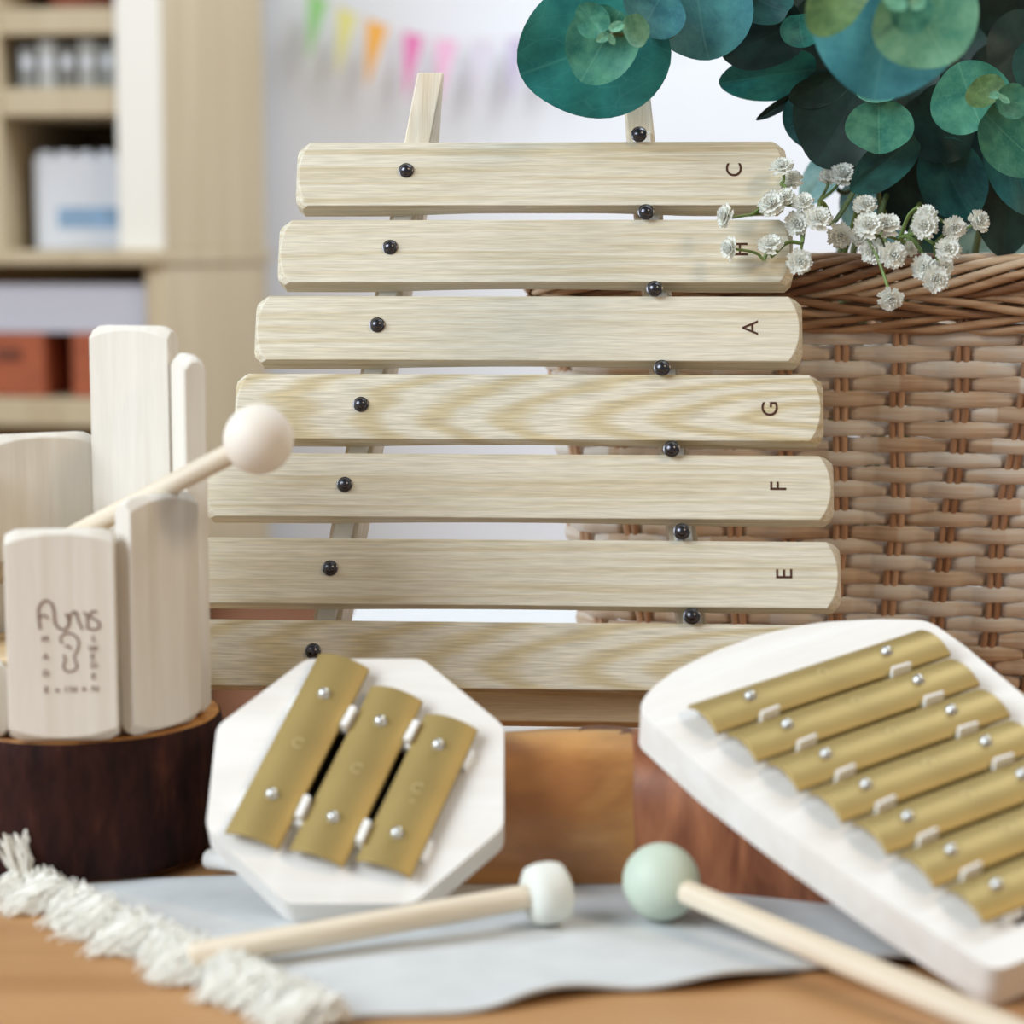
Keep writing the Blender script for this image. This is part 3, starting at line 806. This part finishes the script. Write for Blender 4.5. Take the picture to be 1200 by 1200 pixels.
# ================================================================== xylophone
lam = R(20); psi = R(-3.3)
Rz = Matrix.Rotation(psi, 3, 'Z')
xX = Rz @ Vector((1, 0, 0)); xY = Rz @ Vector((0, math.sin(lam), math.cos(lam))); xN = xX.cross(xY)
xP = pt(640, 470, .95)
S0 = xP.z / xY.z                     # distance down the face plane to the table
XO = xP - xY * S0
xy = thing('xylophone', 'pale wooden seven bar xylophone leaning back against the wicker basket', 'xylophone', basis(XO, xX, xY, xN))
TB = .0142
bars = [('C', -117.2, 107.6, 123.4, 92.5, 101.5, 84.0), ('H', -124.0, 110.3, 85.6, 55.6, 101.5, 84.5), ('A', -133.0, 114.1, 49.1, 18.8, 90.8, 35.2),
        ('G', -140.5, 123.0, 12.4, -17.9, 99.2, -2.5), ('F', -152.4, 127.0, -24.5, -53.5, 102.7, -39.2), ('E', -154.5, 129.5, -63.2, -92.7, 104.9, -78.5), ('', -155.5, 134.0, -100.0, -129.3, 0, 0)]
letx = {}
screwL = [(-66.0, 109.5), (-72.2, 72.3), (-76.8, 35.3), (-82.9, -1.9), (-88.8, -38.9), (-93.8, -76.8), (-99.8, -113.7)]
letpx = {'C': (861, 199), 'H': (868, 292), 'A': (880, 384), 'G': (903, 479), 'F': (913, 570), 'E': (920, 673)}
def on_face(px_, py_):
    r = FW + RT * ((px_ - 600) / FPX) - UP * ((py_ - 600) / FPX)
    q = CAM + r * ((xP - CAM).dot(xN) / r.dot(xN)) - XO
    return q.dot(xX), q.dot(xY)
for i, (nt_, x0, x1, y1, y0, _, _) in enumerate(bars):
    L_ = (x1 - x0) / 1000; W = (y1 - y0) / 1000; cx = (x0 + x1) / 2000; cy = (y0 + y1) / 2000 + S0
    Mx = Matrix.Translation((cx, cy, 0))
    o = bar_mb(L_, W, TB, c2=.0045, c=.0015, k=.0050, cut=.0034, arch=.0045, nx=24).build('tone_bar', M_bar_fig if i in (3, 6) else M_bar, xy, bevel=.00035, smooth=14)
    o.matrix_local = Mx
    sx, sy = screwL[i]
    d = dome_mb(.0032, None).build('screw', M_screw, o, smooth=60)
    d.matrix_local = Matrix.Translation((sx / 1000 - cx, sy / 1000 + S0 - cy, .0006))
    if nt_:
        lx, ly = on_face(*letpx[nt_])
        tm = text_mb(nt_, .0102, Matrix.Translation((lx - cx, ly - cy, .0001)) @ Matrix.Rotation(R(90), 4, 'Z'))
        tm.build('burnt_letter', M_burn, o, smooth=0)
# pins between the bars at the right
for (px_, py_) in ((40.5, 127.1), (43.8, 89.5), (47.9, 53.0), (51.4, 16.0), (55.7, -21.2), (60.3, -58.4), (64.7, -95.8)):
    d = dome_mb(.0034, Matrix.Translation((0, 0, 0)), z0=-.026, shaft=.0016).build('pin', M_screw, xy, smooth=60)
    d.matrix_local = Matrix.Translation((px_ / 1000, (py_ - 1.2) / 1000 + S0, .0028))
# two converging beams, felt on top, feet on the table
def beam(name, top, bot, w_, d0, zf):
    """top/bot: local (x, y) of the centre line, extended to the table; zf front face"""
    (xt, yt), (xb, yb) = top, bot
    dx = (xt - xb) / (yt - yb)
    mb = MB(); prof = []
    vs = []
    ys = [None, yb, yt - .030, yt]
    secs = []
    nl = [(-1, zf), (1, zf), (1, zf - d0), (-1, zf - d0)]
    # bottom section cut level with the table: world z = y*cos(lam)+z*sin(lam) = 0
    for q in range(4):
        y = ys[q]
        for (sx, z) in nl:
            zz = z
            if q == 3 and z < zf: zz = zf - .003
            if q == 3: yy = y
            elif q == 0: yy = (-zz * xN.z) / xY.z + .0002
            else: yy = y
            vs.append((xb + dx * (yy - yb) + sx * w_ / 2, yy, zz))
    fs = [(0, 3, 2, 1), (12, 13, 14, 15)]
    for q in range(3):
        for k in range(4):
            fs.append((q * 4 + k, q * 4 + (k + 1) % 4, q * 4 + 4 + (k + 1) % 4, q * 4 + 4 + k))
    return mb.add(vs, fs).build(name, M_frame, xy, bevel=.0008, smooth=30)
ZF = -TB - .0030
bt_, bb_ = (-.0580, .1660 + S0), (-.0993, -.1137 + S0)
beam('beam', bt_, bb_, .0125, .031, ZF)
rt_, rb_ = (.0388, .1600 + S0), (.0672, -.1137 + S0)
beam('beam', rt_, rb_, .0125, .031, ZF)
def strip(p0, p1, w_, z0, z1, name, mat):
    p0 = Vector((*p0, 0)); p1 = Vector((*p1, 0)); d = p1 - p0; c = (p0 + p1) / 2
    o = MB().box((0, 0, 0), (w_, d.length, z1 - z0)).build(name, mat, xy, bevel=.0004)
    o.matrix_local = Matrix.Translation((c.x, c.y, (z0 + z1) / 2)) @ Matrix.Rotation(math.atan2(d.y, d.x) - PI / 2, 4, 'Z'); return o
def lerp2(a, b, y): f = (y - b[1]) / (a[1] - b[1]); return (b[0] + (a[0] - b[0]) * f, y)
strip(lerp2(bt_, bb_, S0 + .121), lerp2(bt_, bb_, S0 - .127), .0080, ZF - .0002, -TB, 'felt_strip', M_felt)
strip(lerp2(rt_, rb_, S0 + .1345), lerp2(rt_, rb_, S0 - .127), .0080, ZF - .0002, -TB, 'felt_strip', M_felt)
xl = lerp2(bt_, bb_, S0 - .134)[0]; xr = lerp2(rt_, rb_, S0 - .134)[0]
MB().box(((xl + xr) / 2, S0 - .1335, ZF - .011), (xr - xl - .0122, .0145, .018)).build('cross_rail', M_rail, xy, bevel=.0008)
yq = S0 + .110
xl = lerp2(bt_, bb_, yq)[0]; xr = lerp2(rt_, rb_, yq)[0]
MB().box(((xl + xr) / 2, yq, ZF - .012), (xr - xl - .0122, .014, .018)).build('cross_rail', M_rail, xy, bevel=.0008)

# ================================================================== wicker basket
by = R(-10)                                            # right end nearer
bF = Rz = Matrix.Rotation(by, 3, 'Z')
BXv = bF @ Vector((1, 0, 0)); BYv = bF @ Vector((0, 1, 0))
BH = .243; HX, HY = .150, .100
front_left = Vector((.003, 1.062, 0))
bO = front_left + BXv * HX + BYv * HY + Vector((0, 0, .0005))
bk = thing('wicker_basket', 'light brown woven wicker basket behind the xylophone holding greenery', 'basket', basis(bO, BXv, BYv, Vector((0, 0, 1))))
def perim(s, inset):
    """point and outward normal at fraction s of a rounded rectangle shrunk by inset; starts at the front left corner"""
    a, b = HX - inset, HY - inset; r = .035
    L1, L2, La = 2 * (a - r), 2 * (b - r), PI * r / 2
    T = 2 * (L1 + L2) + 4 * La
    d = (s % 1) * T
    for (L_, kind, q) in ((L1, 'l', 0), (La, 'c', 0), (L2, 'l', 1), (La, 'c', 1), (L1, 'l', 2), (La, 'c', 2), (L2, 'l', 3), (La, 'c', 3)):
        if d <= L_ or (q == 3 and kind == 'c'):
            break
        d -= L_
    dirs = [Vector((1, 0, 0)), Vector((0, 1, 0)), Vector((-1, 0, 0)), Vector((0, -1, 0))]
    nrs = [Vector((0, -1, 0)), Vector((1, 0, 0)), Vector((0, 1, 0)), Vector((-1, 0, 0))]
    starts = [Vector((-a + r, -b, 0)), Vector((a, -b + r, 0)), Vector((a - r, b, 0)), Vector((-a, b - r, 0))]
    ccs = [Vector((a - r, -b + r, 0)), Vector((a - r, b - r, 0)), Vector((-a + r, b - r, 0)), Vector((-a + r, -b + r, 0))]
    if kind == 'l': return starts[q] + dirs[q] * d, nrs[q]
    w_ = d / r; n_ = nrs[q] * math.cos(w_) + dirs[q] * math.sin(w_)
    return ccs[q] + n_ * r, n_
NS = 30; SUB = 16
ZB0, ZB1 = .004, .206
NR = 27
rb_ = random.Random(11)
def inset_at(z): return .027 * (1 - z / BH) + .004
weave = MB()
pitch = (ZB1 - ZB0) / NR
def wander(k, z): return .12 * noise.noise(Vector((k * 3.7, z * 18, 1.5)))
for i in range(NR):
    zc = ZB0 + (i + .5) * pitch + rb_.uniform(-.0004, .0004)
    hw = pitch * .535 * rb_.uniform(.92, 1.05)
    vs = []; tones = []
    n = NS * SUB
    tone_seg = [.38 + .5 * rb_.random() for _ in range(NS // 2 + 2)]
    ph = rb_.random() * 10
    for q in range(n):
        uu = q / SUB
        k = uu
        s = uu / NS
        wob = .0007 * noise.noise(Vector((uu * 1.3, i * 5.1, 0)))
        P_, n_ = perim(s, inset_at(zc))
        k0 = round(uu); kk = uu + wander(k0 % NS, zc)
        c_ = math.cos(PI * (kk + i))
        off_ = .0028 * max(0, (c_ - .3) / .7) ** .9 + .0004 if c_ > 0 else .0004 - .0042 * max(0, (-c_ - .78) / .22) ** .7
        hq = hw * (1 - .10 * (1 if c_ < 0 else 0) + .05 * noise.noise(Vector((uu * .8, i * 3.3, 7))))
        tn = tone_seg[int((uu + ph + (i % 2)) / 2) % len(tone_seg)]
        for dz, do in ((-1, -.0008), (-.75, .0004), (0, .0010), (.75, .0004), (1, -.0008), (0, -.0012)):
            vs.append(P_ + n_ * (off_ + do) + Vector((0, 0, zc + wob + dz * hq)))
            tones.append(tn)
    o0_ = len(weave.v); weave.v += vs; weave.tone += tones
    for q in range(n):
        q2 = (q + 1) % n
        for a in range(6):
            a2 = (a + 1) % 6
            weave.f.append((o0_ + q * 6 + a, o0_ + q2 * 6 + a, o0_ + q2 * 6 + a2, o0_ + q * 6 + a2))
weave.build('woven_body', M_wick, bk, smooth=50, fix=False)
sk = MB()
for k in range(NS):
    for s_ in (-1, 1):
        pts = []
        for j in range(28):
            z = .003 + (ZB1 + .006 - .003) * j / 27
            P_, n_ = perim((k - wander(k, z)) / NS, inset_at(z))
            tv = Vector((-n_.y, n_.x, 0))
            pts.append(P_ + tv * s_ * (.0019 + .0003 * noise.noise(Vector((k, z * 30, s_)))) + n_ * .0010 + Vector((0, 0, z)))
        sk.tube(pts, .0018, 7, True, None, .25 + .5 * rb_.random())
sk.build('stakes', M_stake, bk, smooth=60, fix=False)
# braided rim: three ropes of twisted rods, one above the other
rim = MB(); NP = 420
def rope(zc, nst, rad, hel, turns, outw, dirn):
    for s_ in range(nst):
        pts = []
        for q in range(NP + 1):
            s = q / NP; P_, n_ = perim(s, inset_at(zc) - outw)
            w_ = dirn * 2 * PI * turns * s + 2 * PI * s_ / nst
            pts.append(P_ + n_ * hel * math.cos(w_) + Vector((0, 0, zc + hel * 1.15 * math.sin(w_) + .0006 * noise.noise(Vector((s * 40, s_, zc * 90))))))
        rim.tube(pts, rad, 6, False, None, .15 + .7 * rb_.random())
rope(.2098, 4, .0020, .0034, 6, .002, 1)
rope(.2185, 5, .0021, .0042, 5, .003, -1)
rope(.2322, 10, .0022, .0078, 5, .002, 1)
rim.build('braided_rim', M_rim, bk, smooth=70, fix=False)
inn = [(p.x, p.y) for p in (perim(q / 60, inset_at(.003) + .004)[0] for q in range(60))]
MB().prism(inn, .0, .004).build('base', M_stake, bk)

# ================================================================== eucalyptus
def leaf_mesh(name, cup, wave, fold, seed, point=.06):
    vs = []; nr, na = 7, 40
    for side in (0, 1):
        vs.append(Vector((0, 0, -.012 * side)))
        for i in range(1, nr + 1):
            r = i / nr
            for k in range(na):
                a = 2 * PI * k / na
                rr = 1 + point * max(0, math.cos(a)) ** 12 - .10 * max(0, -math.cos(a)) ** 16 + .025 * math.sin(3 * a + seed)
                x, y = r * rr * math.cos(a), r * rr * math.sin(a)
                z = cup * r * r + wave * r * r * math.sin(2 * a + seed) + wave * .6 * r ** 3 * math.sin(5 * a + seed * 2) - fold * math.exp(-(y / .16) ** 2) * .5
                vs.append(Vector((x, y, z - .012 * side * (1 if r < 1 else .3))))
    n1 = 1 + nr * na; fs = []
    for side in (0, 1):
        o_ = side * n1
        for k in range(na):
            k2 = (k + 1) % na
            tri = (o_, o_ + 1 + k, o_ + 1 + k2)
            fs.append(tri if side == 0 else tri[::-1])
            for i in range(nr - 1):
                q = (o_ + 1 + i * na + k, o_ + 1 + (i + 1) * na + k, o_ + 1 + (i + 1) * na + k2, o_ + 1 + i * na + k2)
                fs.append(q if side == 0 else q[::-1])
    for k in range(na):
        k2 = (k + 1) % na; b0 = 1 + (nr - 1) * na
        fs.append((b0 + k, n1 + b0 + k, n1 + b0 + k2, b0 + k2))
    return MB().add(vs, fs).mesh(name, None, 70, fix=False)
LSH = [leaf_mesh('leaf_shape', .16, .05, .03, 0.3), leaf_mesh('leaf_shape', .10, .07, .05, 2.1), leaf_mesh('leaf_shape', .22, .04, .02, 4.0), leaf_mesh('leaf_shape', .12, .03, .09, 5.2, .14)]
LSM = {}
def leaf_data(sh, col):
    if (sh, col) not in LSM:
        me = LSH[sh].copy(); me.materials.clear(); me.materials.append(LM[col]); LSM[sh, col] = me
    return LSM[sh, col]
SB = Vector((.165, 1.14, .006))
def leaf(root, px_, py_, rx, ry, ang, tx, ty, d, col, sh=0):
    c = pt(px_, py_, d)
    n = (-FW + RT * tx + UP * ty).normalized()
    tip = RT * math.cos(R(ang)) + UP * math.sin(R(ang))
    tip = (tip - n * tip.dot(n)).normalized(); y = n.cross(tip)
    s = d / FPX
    M = basis(c, tip * rx * s, y * ry * s, n * (rx + ry) / 2 * s)
    o = bpy.data.objects.new('leaf', leaf_data(sh, col)); COL.objects.link(o)
    o.parent = root; o.matrix_parent_inverse = Matrix.Identity(4); o.matrix_local = root.matrix_world.inverted() @ M
    return o
def twig(label, base, path, leaves, r=.0022):
    root = thing('eucalyptus_sprig', label, 'greenery', Matrix.Translation(base), 'eucalyptus sprigs in the basket')
    bpy.context.view_layer.update()
    root.matrix_world = Matrix.Translation(base)
    P = spline([base] + path, 8)
    MB().tube([p - base for p in P], [r * (1 - .55 * i / (len(P) - 1)) for i in range(len(P))], 8).build('stem', M_estem, root, smooth=60)
    for a in leaves: leaf(root, *a)
    return root
def bs_(dx, dy): return SB + Vector((dx, dy, 0))
twig('eucalyptus sprig with big teal leaves reaching out left over the xylophone', bs_(-.05, -.03),
     [pt(1010, 230, 1.09), pt(900, 90, 1.03), pt(800, 45, .97), pt(716, 40, .93)],
     [(701, 54, 90, 84, 200, -.05, -.15, .958, 'teal', 1), (820, 14, 54, 64, 280, .15, -.1, .965, 'blue', 0), (706, 51, 47, 43, 240, -.1, -.2, .938, 'green', 0),
      (764, 14, 31, 40, 60, .25, .0, .945, 'blue', 2), (742, 36, 20, 22, 300, .85, .1, .925, 'light', 2), (694, 24, 22, 20, 130, -.1, -.25, .930, 'green', 1),
      (707, 44, 10, 6, 215, .3, .3, .918, 'light', 3), (722, 32, 11, 7, 40, .2, .5, .918, 'light', 3), (716, 46, 7, 5, 300, .5, .2, .915, 'light', 3), (820, -40, 60, 52, 90, 0, .3, .985, 'teal', 1)])
twig('eucalyptus sprig with a blurred blue green rosette nearest the camera', bs_(-.01, -.06),
     [pt(1080, 260, 1.12), pt(1095, 100, 1.09), pt(1075, 20, .97), pt(1063, 15, .80)],
     [(1042, 18, 92, 94, 260, -.1, -.15, .835, 'blue', 1), (1082, 20, 58, 66, 300, .15, -.2, .812, 'light', 0), (984, -2, 34, 54, 150, -.2, .1, .815, 'olive', 2),
      (1066, 12, 28, 26, 290, .1, -.3, .792, 'green', 2), (1050, 4, 14, 10, 160, 0, .2, .783, 'light', 3), (1074, 4, 12, 9, 40, .2, .3, .783, 'light', 3), (1100, -40, 60, 50, 60, .1, .3, .83, 'green', 1)])
twig('eucalyptus sprig with fresh green rosette at the right edge of the photo', bs_(.03, -.04),
     [pt(1150, 260, 1.08), pt(1165, 180, 1.02), pt(1170, 115, .95)],
     [(1138, 117, 42, 48, 110, -.15, -.05, .972, 'green', 1), (1186, 164, 54, 38, 320, .15, -.25, .966, 'green', 0), (1155, 108, 18, 24, 120, -.3, 0, .955, 'olive', 2),
      (1184, 119, 22, 21, 350, .25, -.1, .952, 'green', 2), (1166, 112, 7, 5, 190, .1, .3, .945, 'light', 3), (1176, 116, 8, 5, 330, .3, .3, .945, 'light', 3),
      (1190, 192, 58, 36, 290, 0, -.2, .985, 'dteal', 1), (1225, 90, 45, 50, 30, .3, 0, .985, 'dteal', 0), (1180, 236, 60, 40, 270, 0, -.3, 1.01, 'dark', 1)])
twig('eucalyptus sprig of dark leaves around one small green leaf above the white flowers', bs_(-.03, -.01),
     [pt(1040, 260, 1.10), pt(1035, 180, 1.05), pt(1025, 110, 1.0)],
     [(990, 135, 62, 60, 240, -.25, -.1, 1.0, 'dark', 0), (942, 142, 22, 34, 200, -.5, -.1, 1.008, 'dteal', 1), (1030, 147, 30, 41, 272, .05, -.1, .970, 'green', 3),
      (1027, 112, 12, 23, 270, 0, .5, .966, 'green', 0), (1038, 190, 48, 27, 218, .25, -.35, .978, 'dteal', 3), (1098, 145, 46, 46, 310, .1, -.1, .992, 'dark', 1),
      (1114, 208, 50, 40, 300, .05, -.2, .998, 'dteal', 3), (1082, 228, 46, 50, 260, 0, -.1, 1.025, 'dark', 0), (1060, 90, 50, 40, 90, 0, .2, 1.01, 'dark', 2)])
twig('eucalyptus sprig of folded teal and dark leaves between the two large rosettes', bs_(-.06, .0),
     [pt(1000, 230, 1.13), pt(960, 150, 1.08), pt(910, 60, 1.03)],
     [(898, 44, 52, 44, 200, -.3, .25, .998, 'dark', 0), (905, 88, 58, 30, 190, -.15, -.35, 1.012, 'teal', 1), (893, 2, 40, 28, 150, -.2, .2, .99, 'dteal', 1),
      (938, 36, 20, 28, 280, .2, 0, .985, 'teal', 2), (960, 104, 36, 20, 200, 0, -.5, 1.0, 'dark', 2), (917, 122, 32, 7, 212, -.1, -.3, 1.012, 'dark', 3), (950, 70, 40, 40, 270, 0, 0, 1.02, 'dark', 1)])
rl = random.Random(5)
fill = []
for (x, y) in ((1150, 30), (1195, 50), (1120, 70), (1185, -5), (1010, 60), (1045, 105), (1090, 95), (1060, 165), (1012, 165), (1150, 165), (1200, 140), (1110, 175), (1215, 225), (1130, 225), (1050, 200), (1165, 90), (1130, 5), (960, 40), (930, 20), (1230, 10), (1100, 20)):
    fill.append((x + rl.uniform(-6, 6), y + rl.uniform(-6, 6), rl.uniform(42, 56), rl.uniform(36, 50), rl.uniform(180, 360), rl.uniform(-.4, .4), rl.uniform(-.4, .3), rl.uniform(1.05, 1.14), 'dark', rl.randrange(4)))  # filler leaves whose dark colour includes the shade deep in the foliage
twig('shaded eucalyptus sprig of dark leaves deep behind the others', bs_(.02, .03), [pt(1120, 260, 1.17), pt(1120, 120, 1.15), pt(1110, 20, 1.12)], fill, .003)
twig('pale eucalyptus sprig drooping inside the basket behind the white flowers', bs_(-.02, -.03), [pt(1030, 270, 1.11), pt(985, 225, 1.10), pt(965, 205, 1.09)],
     [(964, 207, 36, 22, 235, -.2, 0, 1.09, 'pale', 1), (1020, 250, 50, 34, 300, 0, -.1, 1.12, 'pale', 0), (1172, 285, 56, 36, 200, .1, .1, 1.13, 'pale', 1), (1100, 290, 50, 34, 270, 0, .1, 1.13, 'dteal', 0)])

# ================================================================== gypsophila
def flower_mesh():
    mb = MB(); rf = random.Random(2)
    for ring, (n, tilt, ln, z) in enumerate(((13, 6, 1.0, 0), (12, 24, .86, .10), (9, 44, .66, .18), (6, 66, .46, .24), (3, 84, .3, .30))):
        for k in range(n):
            a = 2 * PI * (k + .37 * ring) / n + rf.uniform(-.12, .12); tl = R(tilt + rf.uniform(-9, 9)); L_ = ln * rf.uniform(.88, 1.08)
            rows = [(0, .06, 0), (.4, .12, -.03), (.75, .18, -.02), (.93, .18, .02), (1.0, .10, .04)]
            vs = []
            for (f, w_, b) in rows:
                r = f * L_
                for s in (-1, 0, 1):
                    x = r * math.cos(tl); zz = r * math.sin(tl) + b + z * (1) + (0.05 if s else 0)
                    y = s * w_
                    if s == 0 and f == 1.0: x -= .09
                    vs.append((x * math.cos(a) - y * math.sin(a), x * math.sin(a) + y * math.cos(a), zz))
            fs = [(i * 3 + j, i * 3 + j + 1, i * 3 + j + 4, i * 3 + j + 3) for i in range(4) for j in range(2)]
            n0 = len(vs)
            vs += [(x, y, zz - .035) for x, y, zz in vs]
            fs += [tuple(reversed([q + n0 for q in f])) for f in fs[:8]]
            ring_ = [0, 1, 2, 5, 8, 11, 14, 13, 12, 9, 6, 3]
            fs += [(ring_[i], n0 + ring_[i], n0 + ring_[(i + 1) % 12], ring_[(i + 1) % 12]) for i in range(12)]
            mb.add(vs, fs)
    return mb.mesh('flower', M_petal, 60, fix=True)
FM = flower_mesh()
CALYX = MB().lathe([(0, -.45), (.10, -.42), (.22, -.2), (.26, .0), (.2, .06), (0, .06)], 12).mesh('calyx', M_stem, 60)
def sprig(label, base, trunk, junctions, flowers):
    """flowers: (px, py, r px, depth, facing (right, up), junction index)"""
    root = thing('gypsophila_sprig', label, 'flowers', Matrix.Translation(base), 'white gypsophila sprigs on the basket rim')
    root.matrix_world = Matrix.Translation(base)
    st_ = MB()
    T = [pt(*q) for q in trunk]
    P = spline([base] + T, 8); st_.tube([p - base for p in P], [.0016 * (1 - .4 * i / (len(P) - 1)) for i in range(len(P))], 7)
    J = [pt(*q[:3]) for q in junctions]
    for q, j in zip(junctions, J):
        par = T[q[3]] if q[3] >= 0 else J[-q[3] - 1]
        mid = (par + j) / 2 + UP * .003
        st_.tube([p - base for p in spline([par, mid, j], 6)], .0009, 6)
    for (x, y, r, d, (fx, fy), ji) in flowers:
        c = pt(x, y, d); n = (-FW + RT * (fx - .22) + UP * (fy + .15)).normalized(); s = 1.12 * r * d / FPX
        a = n.orthogonal().normalized(); ang = (x * 13 + y * 7) % 6.28
        a = a * math.cos(ang) + n.cross(a) * math.sin(ang); b_ = n.cross(a)
        M = basis(c - n * s * .3, a * s, b_ * s, n * s * .8)
        o = bpy.data.objects.new('flower_head', FM); COL.objects.link(o); o.parent = root
        o.matrix_local = Matrix.Translation(-base) @ M
        o2 = bpy.data.objects.new('calyx', CALYX); COL.objects.link(o2); o2.parent = o
        e_ = c - n * s * .75
        j = J[ji]; mid = (j + e_) / 2 - n * s * .5 + UP * .001
        st_.tube([p - base for p in spline([j, mid, e_ ], 6)], .0007, 6)
    st_.build('stems', M_stem, root, smooth=60)
    return root
D0 = .955
sprig('gypsophila sprig with white blossoms in front of the bars stamped C and H', bs_(-.07, -.05),
      [(1000, 262, 1.03), (975, 262, .985), (945, 262, .965)],
      [(940, 285, .955, 2), (925, 240, .96, 2), (905, 300, .955, -1), (880, 252, .955, -2), (915, 215, .96, -2), (960, 235, .975, 1), (895, 305, .954, -3)],
      [(916, 193, 14, .958, (-.2, .8), 4), (928, 209, 13, .965, (.1, .5), 4), (903, 238, 16, .953, (-.3, .2), 3), (919, 229, 13, .957, (.1, .6), 3), (941, 236, 13, .955, (0, .3), 1),
       (959, 255, 16, .948, (.1, .3), 5), (933, 261, 15, .955, (-.1, -.1), 0), (848, 253, 14, .948, (-1.8, .1), 3), (853, 291, 14, .948, (-1.7, -.1), 6), (902, 285, 15, .948, (0, .7), 2),
       (937, 306, 15, .944, (.1, -.1), 0), (985, 276, 15, .97, (.2, -.2), 5), (987, 203, 15, .99, (0, .3), 5), (972, 205, 12, 1.0, (0, .4), 5)])
sprig('gypsophila sprig with white blossoms in the middle hanging over the basket rim', bs_(-.04, -.06),
      [(1030, 270, 1.04), (1022, 282, 1.0), (1020, 285, .975)],
      [(1018, 282, .955, 2), (1035, 275, .965, 2), (1010, 240, .985, 1)],
      [(1017, 263, 17, .948, (-.1, .2), 0), (1040, 262, 16, .95, (.2, .3), 1), (1021, 294, 15, .955, (-.3, -.2), 0), (1047, 299, 16, .948, (.2, -.2), 1), (1013, 239, 14, .975, (0, .4), 2), (1008, 275, 13, .965, (-.4, .0), 0),
       (1044, 352, 15, .94, (.1, -.9), 0), (1068, 291, 9, .97, (.2, -.3), 1)])
sprig('gypsophila sprig with white blossoms at the right on the basket rim', bs_(.0, -.06),
      [(1075, 275, 1.05), (1062, 285, 1.0), (1055, 278, .975)],
      [(1075, 243, .965, 2), (1095, 286, .955, 2), (1080, 295, .96, 2), (1125, 275, .96, -2)],
      [(1083, 264, 16, .948, (-.1, -.3), 0), (1085, 249, 13, .957, (0, .7), 0), (1119, 267, 14, .95, (.3, -.3), 0), (1149, 258, 14, .955, (.7, .2), 3), (1111, 291, 15, .945, (.1, .1), 1),
       (1082, 313, 15, .95, (-.2, -.2), 2), (1097, 327, 16, .943, (.2, -.3), 2), (1108, 312, 11, .955, (.5, -.1), 1)])

# ================================================================== light
def area(name, loc, target, sx, sy, power, col):
    li = bpy.data.lights.new(name, 'AREA'); li.shape = 'RECTANGLE'; li.size = sx; li.size_y = sy; li.energy = power; li.color = col
    o = bpy.data.objects.new(name, li); COL.objects.link(o); o.location = loc
    o.rotation_euler = (Vector(target) - Vector(loc)).to_track_quat('-Z', 'Y').to_euler(); return o
area('window_daylight', (-1.75, -.05, 1.25), (0, .9, .1), 1.5, 1.3, 66, (.86, .94, 1.0))
area('wall_daylight', (1.0, 1.9, 1.8), (0.1, 3.0, .3), 1.4, 1.0, 41, (.86, .94, 1.0))
area('ceiling_lamp', (1.35, -.1, 1.35), (0, .9, .1), .35, .35, 11, (1.0, .77, .50))
w = bpy.data.worlds.new('World'); scene.world = w; w.use_nodes = True
w.node_tree.nodes['Background'].inputs['Color'].default_value = (.96, .97, 1.0, 1)
w.node_tree.nodes['Background'].inputs['Strength'].default_value = .22

# ================================================================== camera
cd = bpy.data.cameras.new('camera'); cam = bpy.data.objects.new('camera', cd); COL.objects.link(cam)
cam.matrix_world = basis(CAM, RT, UP, -FW)
cd.sensor_width = 36; cd.lens = 36 * FPX / 1200; cd.clip_start = .05; cd.clip_end = 50
cd.dof.use_dof = True; cd.dof.focus_distance = .972; cd.dof.aperture_fstop = 75 / 12.0 
scene.camera = cam
scene.view_settings.view_transform = 'Standard'; scene.view_settings.look = 'None'
scene.view_settings.gamma = 1; scene.view_settings.use_curve_mapping = False
scene.view_settings.exposure = 0.0
